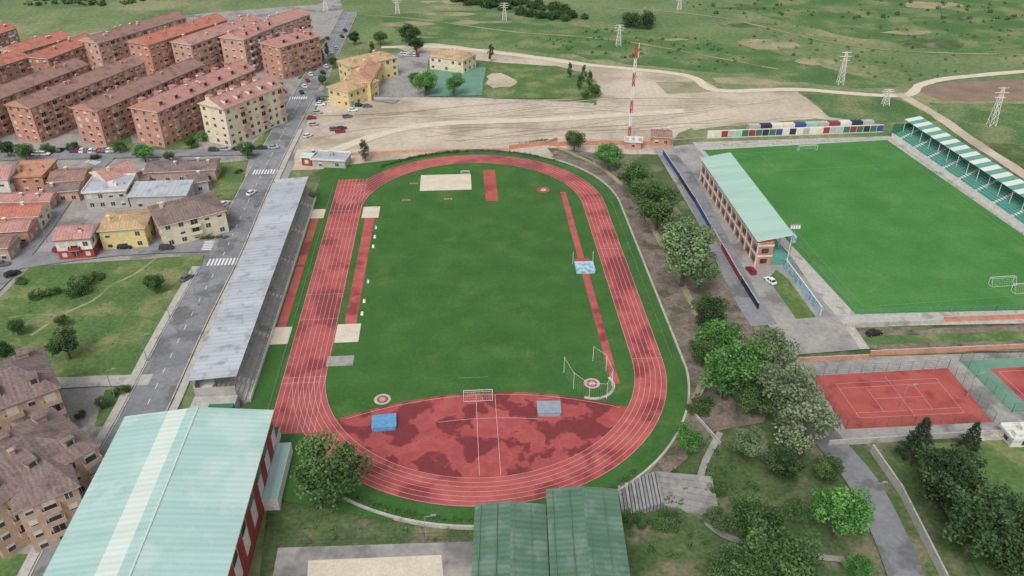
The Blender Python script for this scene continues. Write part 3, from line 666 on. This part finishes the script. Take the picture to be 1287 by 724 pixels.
def padmat(name,a,b,wa,wb,h,m,rot=0.0):
    c=T(a,b); cu=R1*math.cos(rot)+D1*math.sin(rot); cv=Vector((-cu.y,cu.x)); mb=MB(); z=gz(c)
    n=2
    for i in range(n):
        for j in range(2):
            o=c+cu*(wa*(i/n-.5))+cv*(wb*(j/2-.5)); mb.box(V3(o,z),V3(cu)*(wa/n-.06),V3(cv)*(wb/2-.06),(0,0,h-.1),0)
    mb.cbox(c,cu,cv,wa+.1,wb+.1,z+h-.099,z+h,1)
    for k in (-.25,0,.25): mb.cbox(c+cu*wa*k,cu,cv,.06,wb+.14,z+h-.05,z+h+.01,2)
    mb.cbox(c-cv*(wb/2+.12),cu,cv,wa*.9,.2,z,z+h*.6,1)
    mb.obj(name,[m,m,'steel'])
padmat('high_jump_mat',-21.6,-61.2,5.2,4.2,.9,'blue_mat',.06); padmat('high_jump_mat',14.6,-59.0,5.2,4.0,.9,'grey_mat',-.05); padmat('pole_vault_mat',31.2,1.0,5.4,5.2,.9,'lightblue_mat')
mb=MB()
for s_ in(-2.6,2.6): mb.cyl(V3(T(14.6+s_,-56.6)),V3(T(14.6+s_,-56.6),2.2),.04,.04); 
mb.cyl(V3(T(12,-56.6),1.8),V3(T(17.2,-56.6),1.8),.02,.02); mb.obj('high_jump_stand',['steel'])
mb=MB()
for s_ in(-2.9,2.9): mb.cyl(V3(T(31+s_,3.8)),V3(T(31+s_,3.8),4.5),.06,.06); 
mb.obj('pole_vault_stand',['white'])
mb=MB(); cg=[(19.5,-46),(21,-52),(24,-56),(28,-56),(30,-51.5),(29.5,-46),(27,-42)]
for i,(a,b) in enumerate(cg):
    mb.cyl(V3(T(a,b)),V3(T(a,b),5.0),.07,.05)
    if i: 
        a0,b0=cg[i-1]
        for z in (5,.3): mb.cyl(V3(T(a0,b0),z),V3(T(a,b),z-.3),.03,.03,4)
        for k in range(1,8): p=T(a0,b0).lerp(T(a,b),k/8); mb.cyl(V3(p,.2),V3(p,4.9),.008,.008,3)
mb.obj('discus_cage',['white'])
mb=MB()
for i in range(10):
    t0=R_(-120+i*15);t1=R_(-105+i*15); P=[T(25.5+r*math.cos(t),-51+r*math.sin(t)) for t,r in ((t0,4.6),(t1,4.6),(t1,5.3),(t0,5.3))]; mb.prism(P,0,.6)
mb.obj('curved_kerb',['concrete'])
for b in (-18,-12,18,24):
    c=T(-30.4,b); mb=MB(); mb.cbox(c,R1,D1,.7,1.6,.1,.5,0); mb.cbox(c,R1,D1,.5,.5,.5,1.0,1); mb.obj('distance_marker',['white','white'])
for (a,b) in ((-30.2,-2),(-30.5,30)):
    mb=MB(); c=T(a,b); mb.cbox(c,R1,D1,.5,1.8,.4,.5,0)
    for s_ in (-.8,.8): mb.cbox(c+D1*s_,R1,D1,.5,.1,.1,.4,0)
    mb.cbox(c-R1*.25,R1,D1,.06,1.8,.5,.95,0); mb.obj('bench',['white'])
def W(name,px,h,th,m,cap=None): return wall(name,PX(*px),h,th,m,cap)
W('brick_wall',[(640,188),(690,182),(700,178)],1.8,.3,'orange_wall','concrete'); W('brick_wall',[(690,184),(760,182),(835,183)],1.8,.3,'orange_wall','concrete'); W('brick_wall',[(440,196),(520,192),(640,190)],1.2,.25,'brick_pink')
for i,(a,b,m) in enumerate([((833,195),(853,225),'seat_blue'),((853.5,226),(872,255),'advert_navy'),((873,256),(892,290),'seat_blue'),((893,291),(905,312),'brick_tan'),((906,313),(930,355),'mural_red'),((931,356),(952,390),'advert_navy')]): W('mural_wall',[a,b],2.2,.3,m,'concrete')
W('mural_wall',[(985,336),(1030,398)],3.0,.3,'lightblue_mat','white_wall')
W('brick_wall',[(1062,412),(1185,408)],1.5,.3,'concrete'); W('brick_wall',[(1185,406),(1440,396)],2.0,.3,'orange_wall','concrete')
W('brick_wall',[(1000,456),(1090,452)],1.6,.3,'orange_wall','concrete'); W('brick_wall',[(1092,447),(1440,432)],1.6,.3,'orange_wall','concrete')
W('boundary_wall',[(1094,568),(1130,620),(1165,690),(1200,760)],2.2,.35,'grey_wall','concrete'); W('boundary_wall',[(1040,560),(1160,552),(1290,545)],1.5,.3,'concrete')
W('boundary_wall',[(470,126),(600,127),(746,134)],1.4,.25,'concrete')
W('boundary_wall',[(895,470),(870,520),(905,560)],1.0,.3,'grey_wall') 
building('pool_kiosk',(1266,544),(1300,543),4,2.6,1,'flat',wm='white_wall',rm='roofpale',bay=4)
def dugout(c,u):
    n=Vector((u.y,-u.x)); mb=MB(); z=gz(c); mb.box(V3(c-u*3,z),V3(u)*6,V3(n)*.1,(0,0,1.9),0); mb.box(V3(c-u*3,z+1.92),V3(u)*6,V3(n)*1.5,(0,0,.08),0); mb.box(V3(c-u*3,z),V3(u)*.08,V3(n)*1.3,(0,0,1.9),0); mb.box(V3(c+u*2.92,z),V3(u)*.08,V3(n)*1.3,(0,0,1.9),0); mb.box(V3(c-u*2.8+n*.15,z+.4),V3(u)*5.6,V3(n)*.4,(0,0,.1),1); mb.obj('dugout',['lightblue_mat','darksteel'])
dugout(FT(-2.2,40),FD); dugout(FT(-2.2,62),FD)
cols=['white_wall','advert_green','grey_wall','seat_blue','mural_red','white_wall','advert_green','cream','advert_navy','roofseafoam']
A=G(888,174);B=G(1108,166); d=(B-A).normalized(); L=(B-A).length; k=26
root=empty('advertising_wall',(A+B)/2); mb=MB(); mb.box(V3(A),V3(B-A),V3(Vector((d.y,-d.x)))*.3,(0,0,3.2),5); 
for i in range(k):
    o=A+d*(L*i/k+.1)+Vector((d.y,-d.x))*.3; mb.box(V3(o,.4),V3(d)*(L/k-.2),V3(Vector((d.y,-d.x)))*.06,(0,0,2.5),(i*7+i//3)%len(cols))
for i in range(11):
    o=A+d*(L*(.24+i*.065))-Vector((d.y,-d.x))*4; mb.box(V3(o),V3(d)*4.6,V3(Vector((d.y,-d.x)))*2.5,(0,0,4.0),(2,8,0,7,3,9,2,4,0,8,2)[i])
mb.obj('panels',cols,root)
fence('pitch_fence',PX((1068,398),(1250,392),(1440,386)),2.2,3,'seat_green',4); fence('pitch_fence',PX((880,186),(1115,176)),1.1,3,'steel',2); fence('pitch_fence',[FT(71,b) for b in (0,40,80,112)],1.1,3,'steel',2); fence('pitch_fence',[FT(-1.0,b) for b in (0,30,60,108)],1.1,3,'steel',2)
fence('tennis_fence',ct1+[ct1[0]],3,3,'fencegreen',5,.04); fence('tennis_fence',ct2+[ct2[0]],3,3,'fencegreen',5,.04)
fence('schoolyard_fence',PX((470,124),(600,124),(606,122),(612,84)),2.5,4,'fencegreen',3)
fence('court_fence',PX((350,690),(596,682)),3,4,'darksteel',3)
def net(q):
    mb=MB(); a=qm(q,.5,.14);b=qm(q,.5,.86); mb.cyl(V3(a,0),V3(a,1.15),.05,.05);mb.cyl(V3(b,0),V3(b,1.15),.05,.05); mb.box(V3(a,1.0),V3(b-a),(.03,0,0),(0,0,.06),0)
    for k in range(24): p=a.lerp(b,k/24); mb.cyl(V3(p,.1),V3(p,1),.01,.01,3)
    mb.obj('tennis_net',['lane'])
net(ct1)
mb=MB(); q=PX((776,612),(826,600),(834,640),(782,650))
for i in range(12):
    a=i/12;b=(i+1)/12-.02; mb.prism([qm(q,a,0),qm(q,b,0),qm(q,b,1),qm(q,a,1)],0,.5+.14*i,i%2)
mb.obj('concrete_steps',['pave','asphalt'])
q=PX((822,597),(893,604),(906,655),(834,636)); mb=MB()
for i in range(6): mb.prism([qm(q,0,i/6),qm(q,1,i/6),qm(q,1,(i+.98)/6),qm(q,0,(i+.98)/6)],0,1.2-.16*i,0)
mb.obj('paved_terrace',['pave','concrete'])
# ---------------------------------------------------------------- mast, pylons, lamps
def mast():
    c=G(790,175); mb=MB(); hh=37;n=14;r=.5
    for i in range(n):
        z0=hh*i/n;z1=hh*(i+1)/n; mi=i//2%2
        P=[c+Vector((r*math.cos(t),r*math.sin(t))) for t in (0,2.094,4.189)]
        for k in range(3):
            mb.cyl(V3(P[k],z0),V3(P[k],z1),.14,.14,5,mi); mb.cyl(V3(P[k],z0),V3(P[(k+1)%3],z1),.07,.07,4,mi); mb.cyl(V3(P[k],z1),V3(P[(k+1)%3],z1),.07,.07,4,mi); mb.cyl(V3(P[k],z1),V3(P[(k+1)%3],z0),.07,.07,4,mi)
    for t in (.5,2.6,4.7):
        for zz in (36,22): mb.cyl(V3(c+Vector((math.cos(t),math.sin(t)))*14),V3(c,zz),.02,.02,3,2)
    for zz in (36.5,33): mb.cyl(V3(c+Vector((1,0)),zz-1),V3(c+Vector((1,0)),zz+1),.12,.12,5,1)
    mb.cbox(c,Vector((1,0)),Vector((0,1)),2,2,0,.6,1); mb.obj('radio_mast',['mast_red','white','steel'])
mast()
def pylon(x,y,h):
    c=G(x,y); mb=MB(); w0=1.3;w1=.35;n=6
    def q(t,k): w=w0+(w1-w0)*t; return V3(c+Vector(((1,-1,-1,1)[k],(1,1,-1,-1)[k]))*w,h*t)
    for i in range(n):
        for k in range(4):
            mb.cyl(q(i/n,k),q((i+1)/n,k),.13,.13,4); mb.cyl(q(i/n,k),q((i+1)/n,(k+1)%4),.07,.07,3); mb.cyl(q((i+1)/n,k),q(i/n,(k+1)%4),.07,.07,3)
    for t,l in ((.98,2.2),(.86,2.8),(.74,2.2)): mb.cyl(V3(c-Vector((l,0)),h*t),V3(c+Vector((l,0)),h*t),.14,.14,4)
    mb.obj('power_pylon',['white_wall'])
for a in ((1055,106,15),(1245,158,16),(777,58,11),(634,26,10),(1112,132,7),(500,18,9),(410,14,9),(853,13,8)): pylon(*a)
def lamp(x,y,h=8,two=False,dirv=Vector((1,0)),m='steel'):
    c=G(x,y); z=gz(c); mb=MB(); mb.cyl(V3(c,z),V3(c,z+h),.11,.06,6); mb.cyl(V3(c,z),V3(c,z+.8),.18,.16,6)
    for s_ in ((1,-1) if two else (1,)):
        e=c+dirv*1.6*s_; mb.cyl(V3(c,z+h),V3(e,z+h+.3),.05,.05,5); o=V3(e-dirv*.4*s_,z+h+.22); mb.box(o,V3(dirv)*.9*s_,(0,.35,0),(0,0,.14),0)
    mb.obj('street_lamp',[m])
for x,y in ((214,400),(186,455),(242,345),(262,270),(296,210),(330,160),(358,110),(385,70),(145,500),(110,585),(320,262),(250,385),(340,222),(396,120),(60,305),(200,302),(95,672)): lamp(x,y,7.5,False,Vector((1,.2)).normalized())
for x,y in ((536,680),(1214,500),(1130,515),(1090,640),(905,500),(830,180)): lamp(x,y,6.5)
def flood(x,y,h):
    c=G(x,y); mb=MB(); mb.cyl(V3(c),V3(c,h),.25,.15,8); mb.cbox(c,Vector((1,0)),Vector((0,1)),3,.3,h,h+1.6,0)
    for i in range(4): mb.cbox(c+Vector((-1.1+.75*i,-.2)),Vector((1,0)),Vector((0,1)),.55,.35,h+.3,h+1.2,1)
    mb.obj('floodlight',['steel','white'])
flood(992,318,8); flood(404,640,7)
# ---------------------------------------------------------------- cars
def carmesh(col,hatch):
    mb=MB(); st=[(-2.1,.45,.58,.7),(-2.02,.3,.84,.8),(-1.3,.22,.93,.86),(.9,.22,.93,.86),(1.7,.25,.8,.83),(2.0,.3,.68,.76),(2.12,.38,.55,.66)]
    rings=[[(x,-w_,zb),(x,-w_*1.02,zb+(zt-zb)*.6),(x,-w_*.92,zt),(x,w_*.92,zt),(x,w_*1.02,zb+(zt-zb)*.6),(x,w_,zb)] for x,zb,zt,w_ in st]
    for i in range(len(rings)-1):
        for k in range(6):
            a,b=rings[i],rings[i+1]; mb.face([a[k],a[(k+1)%6],b[(k+1)%6],b[k]],0)
    mb.face(rings[0],0); mb.face(rings[-1][::-1],0)
    xb,xt=(-1.95,-1.7) if hatch else (-1.6,-1.15)
    B=[(xb,-.78,.9),(.95,-.78,.9),(.95,.78,.9),(xb,.78,.9)]; U=[(xt,-.6,1.44),(.25,-.6,1.44),(.25,.6,1.44),(xt,.6,1.44)]
    for k in range(4): mb.face([B[k],B[(k+1)%4],U[(k+1)%4],U[k]],1)
    mb.face(U,0)
    mb.box((xt-.03,-.62,1.42),(.3-xt,0,0),(0,1.24,0),(0,0,.05),0)
    for s_ in (-1,1):
        for x,xx in ((-.45,-.4),(.93,.27),(xb+.02,xt+.02)): mb.cyl((x,.79*s_,.9),(xx,.61*s_,1.45),.045,.045,4,0)
        for x in (-1.3,1.3): mb.cyl((x,.62*s_,.32),(x,.88*s_,.32),.32,.32,12,2); mb.cyl((x,.88*s_,.32),(x,.895*s_,.32),.18,.18,8,3)
        mb.box((1.93,.5*s_-.15,.56),(.12,0,0),(0,.3,0),(0,0,.12),3); mb.box((-2.1,.55*s_-.13,.66),(.06,0,0),(0,.26,0),(0,0,.14),4); mb.box((.7,.86*s_-.06,.9),(.15,0,0),(0,.16,0),(0,0,.12),0)
    mn='car_'+col; o=mb.obj('tmp',[mn,'glass','rubber','steel','mast_red']); me=o.data; bpy.data.objects.remove(o); return me
CC={'white':(225,226,228),'silver':(165,168,172),'grey':(98,102,108),'black':(38,40,44),'red':(158,34,36),'blue':(46,70,120),'dark':(62,66,74)}
CM={}
for k,v in CC.items(): mat('car_'+k,S(*v),fine=0,rough=.3); CM[k]=[carmesh(k,True),carmesh(k,False)]
def car(x,y,deg,col=None):
    col=col or random.choice(['white','white','silver','silver','grey','black','dark','red','blue']); c=G(x,y)
    o=bpy.data.objects.new('parked_car',random.choice(CM[col])); o.location=(c.x,c.y,gz(c)+.005); o.rotation_euler=(0,0,R_(deg+random.uniform(-3,3))); sc.collection.objects.link(o)
for a in [(943,343,100,'red'),(967,356,110,'white'),(158,313,5,'black'),(210,314,5,'dark'),(77,317,5,'red'),(17,347,55,'black'),(34,303,60,'silver'),(27,312,60),(42,292,60,'white'),(50,281,60,'silver'),(57,271,60),(66,259,62),(72,250,62,'white'),(80,241,62,'grey'),(90,228,62,'red'),(4,335,20,'grey'),
 (403,133,10,'white'),(395,158,20,'silver'),(400,143,10,'silver'),(388,172,60,'white'),(430,163,30,'dark'),(428,167,20,'red'),(437,148,20,'grey'),(444,140,10,'white'),(452,134,5),(462,135,5,'grey'),(447,134,5,'silver'),(421,164,20,'grey'),(404,131,10),(392,150,15,'red'),(442,131,5,'white'),
 (1097,422,15,'black'),(283,258,66),(322,168,50,'white'),(317,245,65,'white'),(236,352,62,'grey'),(150,640,70,'silver')]: car(*a)
for i in range(16): 
    if random.random()<.8: car(60+i*5.6,190.5+i*.05,95)
for i in range(12): car(262+i*7.5,191-i*0.3,5) if i%2 else None
for i in range(11): 
    if random.random()<.8: car(434-i*4.0,40+i*7.6,118)
for i in range(10): 
    if random.random()<.8: car(412-i*3.6,50+i*7.6,118)
for i in range(9): car(395+i*5,126+i*.3,95) if i%3 else None
for i in range(8): car(300+i*8,92+i*3.6,-30)
for i in range(6): car(505+i*4,70+i*.3,95)
for i in range(5): car(25+i*8,196,2)
# ---------------------------------------------------------------- trees
def leaves(cs,per,size):
    P=[];T_=[]
    for (c,r,t) in cs:
        k=max(8,int(per*r*r)); d=rng.normal(size=(k,3)); d/=np.linalg.norm(d,axis=1)[:,None]; rr=r*rng.uniform(.45,1.08,size=(k,1))
        p=np.array(c)+d*rr*np.array([1,1,.82]); P.append(p); T_.append(np.clip(t+d[:,2]*.16+rng.normal(0,.08,k),0,1))  # random clump tone plus painted shading: tops lighter, undersides darker
    P=np.vstack(P);T_=np.concatenate(T_);n=len(P)
    a=rng.normal(size=(n,3));a[:,2]*=.6;a/=np.linalg.norm(a,axis=1)[:,None];b=rng.normal(size=(n,3));b-=a*(a*b).sum(1)[:,None];b/=np.linalg.norm(b,axis=1)[:,None]
    s=size*rng.uniform(.6,1.3,size=(n,1));a=a*s;b=b*s*.7
    Vv=np.stack([P-a,P+b,P+a,P-b],1).reshape(-1,3); return Vv,T_
def foliage_obj(name,trunk,Vv,T_,lm):
    nv=len(trunk.v);n=len(T_); me=bpy.data.meshes.new(name)
    verts=trunk.v+[tuple(x) for x in Vv.tolist()]; fs=trunk.f+[(nv+4*i,nv+4*i+1,nv+4*i+2,nv+4*i+3) for i in range(n)]
    me.from_pydata(verts,[],fs); me.materials.append(MATS['bark']); me.materials.append(MATS[lm])
    me.polygons.foreach_set('material_index',[0]*len(trunk.f)+[1]*n)
    at=me.attributes.new('tint_shade','FLOAT','FACE'); at.data.foreach_set('value',np.concatenate([np.zeros(len(trunk.f)),T_]).astype(np.float32)); me.update(); return me
def tree_mesh(kind,lm,per=95,size=.2):
    mb=MB(); cs=[]
    if kind=='round':
        hh=random.uniform(8.5,10.5); cz=hh*.6; mb.cyl((0,0,-.3),(0,0,hh*.3),.34,.24,8); mb.cyl((0,0,hh*.3),(.2,.1,hh*.6),.24,.12,6)
        for i in range(40):
            d=Vector((random.gauss(0,1),random.gauss(0,1),random.gauss(0,.9)+.1)).normalized(); f=random.uniform(.5,1.05)
            c=Vector((d.x*3.7*f,d.y*3.7*f,cz+d.z*hh*.33*f)); r=random.uniform(.7,1.65); cs.append((c,r,random.uniform(.05,.85)))
            if i<12: mb.cyl((0,0,hh*random.uniform(.25,.4)),c,.1,.03,4)
    elif kind=='tall':
        hh=13; mb.cyl((0,0,-.3),(0,0,hh*.8),.3,.08,7)
        for i in range(34):
            z=random.uniform(.22,.97); rad=3.8*math.sin(math.pi*min(1,(z*.85+.08)))**.7; t=random.uniform(0,6.28); f=random.uniform(.3,1)
            c=Vector((rad*f*math.cos(t),rad*f*math.sin(t),hh*z)); cs.append((c,random.uniform(.8,1.5),random.uniform(.1,.8)))
            if i<12: mb.cyl((0,0,max(1.5,hh*z-2)),c,.08,.03,4)
    elif kind=='cone':
        hh=15; mb.cyl((0,0,-.3),(0,0,hh*.97),.32,.05,7)
        for i in range(110):
            z=(i+.5)/110; z=.06+.93*z**.8; rad=4.6*(1-z)+.2; t=i*2.4; f=random.uniform(.45,1); c=Vector((rad*f*math.cos(t),rad*f*math.sin(t),hh*z-.25*f)); cs.append((c,random.uniform(.45,.85)*(1.35-z*.75),random.uniform(.1,.7)))
            if i%5==0: mb.cyl((0,0,hh*z+.2),c,.06,.02,4)
    elif kind=='bush':
        mb.cyl((0,0,-.2),(0,0,3),.25,.1,6)
        for i in range(26):
            t=random.uniform(0,6.28); f=random.uniform(.1,1)**.5; c=Vector((4*f*math.cos(t),4*f*math.sin(t),random.uniform(1,4.8)*(1.1-f*.5))); cs.append((c,random.uniform(.9,1.6),random.uniform(.1,.8)))
            if i<8: mb.cyl((0,0,1),c,.08,.03,4)
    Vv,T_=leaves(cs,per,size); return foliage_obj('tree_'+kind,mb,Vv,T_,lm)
TM={}
def getT(kind,lm):
    k=(kind,lm)
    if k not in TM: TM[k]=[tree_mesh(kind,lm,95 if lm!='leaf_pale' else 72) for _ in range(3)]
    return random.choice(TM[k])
def tree(x,y,wpx,kind='round',lm='leaf_mid',name='broadleaf_tree',hs_=1.0):
    hb={'round':9.5,'tall':13,'cone':15,'bush':5}[kind]
    wm=wpx*mpp(y); 
    for _ in range(3): s_=wm/9.6; cz=hb*s_*hs_*.55; wm=wpx*mpp(y,cz)
    c=G(x,y,cz); o=bpy.data.objects.new(name,getT(kind,lm)); o.location=(c.x,c.y,0); o.scale=(s_*random.uniform(.95,1.05),s_*random.uniform(.95,1.05),s_*hs_); o.rotation_euler=(0,0,random.uniform(0,6.28)); sc.collection.objects.link(o)
b_,p_,d_,m_,w_l='leaf_bright','leaf_pale','leaf_dark','leaf_mid','leaf_willow'
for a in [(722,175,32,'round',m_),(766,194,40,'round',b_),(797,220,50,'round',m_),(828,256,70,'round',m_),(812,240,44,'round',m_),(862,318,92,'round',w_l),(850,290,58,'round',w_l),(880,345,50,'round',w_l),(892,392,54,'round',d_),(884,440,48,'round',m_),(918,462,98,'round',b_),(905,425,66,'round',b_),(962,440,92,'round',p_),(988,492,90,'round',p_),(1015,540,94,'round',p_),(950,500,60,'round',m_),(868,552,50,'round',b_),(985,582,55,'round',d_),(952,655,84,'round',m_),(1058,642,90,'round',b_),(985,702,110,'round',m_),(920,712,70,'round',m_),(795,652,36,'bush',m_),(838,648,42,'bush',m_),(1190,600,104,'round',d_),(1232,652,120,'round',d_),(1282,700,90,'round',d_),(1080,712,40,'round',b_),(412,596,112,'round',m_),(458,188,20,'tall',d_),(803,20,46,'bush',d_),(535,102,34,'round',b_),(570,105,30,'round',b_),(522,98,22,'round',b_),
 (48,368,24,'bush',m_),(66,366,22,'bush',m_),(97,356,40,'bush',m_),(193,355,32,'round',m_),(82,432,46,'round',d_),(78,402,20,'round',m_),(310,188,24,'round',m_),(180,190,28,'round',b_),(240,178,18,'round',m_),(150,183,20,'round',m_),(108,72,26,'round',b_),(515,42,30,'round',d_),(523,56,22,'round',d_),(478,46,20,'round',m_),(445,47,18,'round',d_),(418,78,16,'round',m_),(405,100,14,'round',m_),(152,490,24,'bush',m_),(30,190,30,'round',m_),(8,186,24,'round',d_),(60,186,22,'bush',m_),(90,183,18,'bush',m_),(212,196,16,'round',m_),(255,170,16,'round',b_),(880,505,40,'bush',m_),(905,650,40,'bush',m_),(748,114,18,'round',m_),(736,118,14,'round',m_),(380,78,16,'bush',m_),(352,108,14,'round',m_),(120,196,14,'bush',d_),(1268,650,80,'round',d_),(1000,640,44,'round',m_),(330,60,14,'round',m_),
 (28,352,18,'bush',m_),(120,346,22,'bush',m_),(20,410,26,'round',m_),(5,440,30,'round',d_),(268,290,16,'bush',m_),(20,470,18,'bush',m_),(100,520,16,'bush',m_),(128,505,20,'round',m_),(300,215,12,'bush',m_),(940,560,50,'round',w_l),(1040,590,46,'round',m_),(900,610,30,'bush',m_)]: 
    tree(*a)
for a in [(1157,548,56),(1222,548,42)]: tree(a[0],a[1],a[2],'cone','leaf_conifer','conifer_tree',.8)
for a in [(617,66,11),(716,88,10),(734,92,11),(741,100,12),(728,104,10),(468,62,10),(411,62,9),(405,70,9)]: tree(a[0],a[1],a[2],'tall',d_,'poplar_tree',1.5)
def hedge(name,pts,r,lm='leaf_dark',sp=.8,jit=.3,per=110,size=.16):
    cs=[]
    for i in range(len(pts)-1):
        a=pts[i];b=pts[i+1];n=max(1,int((b-a).length/sp))
        for k in range(n):
            p=a.lerp(b,k/n); rr=r*random.uniform(.8,1.2); cs.append(((p.x+random.uniform(-jit,jit),p.y+random.uniform(-jit,jit),rr*.6),rr,random.uniform(.2,.7)))
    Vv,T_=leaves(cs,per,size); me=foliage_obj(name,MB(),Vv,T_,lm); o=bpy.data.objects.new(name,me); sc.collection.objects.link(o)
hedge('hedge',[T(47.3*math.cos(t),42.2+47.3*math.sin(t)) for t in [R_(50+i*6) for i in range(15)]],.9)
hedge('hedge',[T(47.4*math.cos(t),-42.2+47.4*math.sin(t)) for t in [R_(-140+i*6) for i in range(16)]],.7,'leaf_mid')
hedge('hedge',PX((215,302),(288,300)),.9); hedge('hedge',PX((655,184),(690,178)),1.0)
def mass(name,poly,n,r,lm,per=30,size=.5):
    xs=[p.x for p in poly];ys=[p.y for p in poly];cs=[]
    while len(cs)<n:
        p=(random.uniform(min(xs),max(xs)),random.uniform(min(ys),max(ys)))
        if inside(p,poly): rr=r*random.uniform(.4,1.3); cs.append(((p[0],p[1],rr*.5+hz(*p)),rr,random.uniform(.1,.7)))
    Vv,T_=leaves(cs,per,size); me=foliage_obj(name,MB(),Vv,T_,lm); o=bpy.data.objects.new(name,me); sc.collection.objects.link(o)
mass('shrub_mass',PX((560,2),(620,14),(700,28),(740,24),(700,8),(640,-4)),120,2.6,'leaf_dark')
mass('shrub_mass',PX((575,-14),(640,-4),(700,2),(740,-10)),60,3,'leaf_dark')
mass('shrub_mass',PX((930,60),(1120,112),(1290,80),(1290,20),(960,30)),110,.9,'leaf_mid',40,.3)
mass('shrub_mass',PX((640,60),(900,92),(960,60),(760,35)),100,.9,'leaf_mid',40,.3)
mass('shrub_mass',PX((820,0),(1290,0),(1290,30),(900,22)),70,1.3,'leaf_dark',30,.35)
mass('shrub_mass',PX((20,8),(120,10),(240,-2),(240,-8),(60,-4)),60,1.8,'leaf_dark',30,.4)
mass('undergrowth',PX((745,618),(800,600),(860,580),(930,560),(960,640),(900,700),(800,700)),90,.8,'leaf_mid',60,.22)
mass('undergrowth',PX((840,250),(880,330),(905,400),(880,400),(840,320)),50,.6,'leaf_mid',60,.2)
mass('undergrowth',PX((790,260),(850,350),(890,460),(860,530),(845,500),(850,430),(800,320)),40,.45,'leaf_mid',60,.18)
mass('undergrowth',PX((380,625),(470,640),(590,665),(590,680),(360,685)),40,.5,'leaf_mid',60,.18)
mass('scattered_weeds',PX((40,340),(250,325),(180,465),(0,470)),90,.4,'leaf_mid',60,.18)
print('sheets top z',ZC[0],'objs',len(bpy.data.objects))
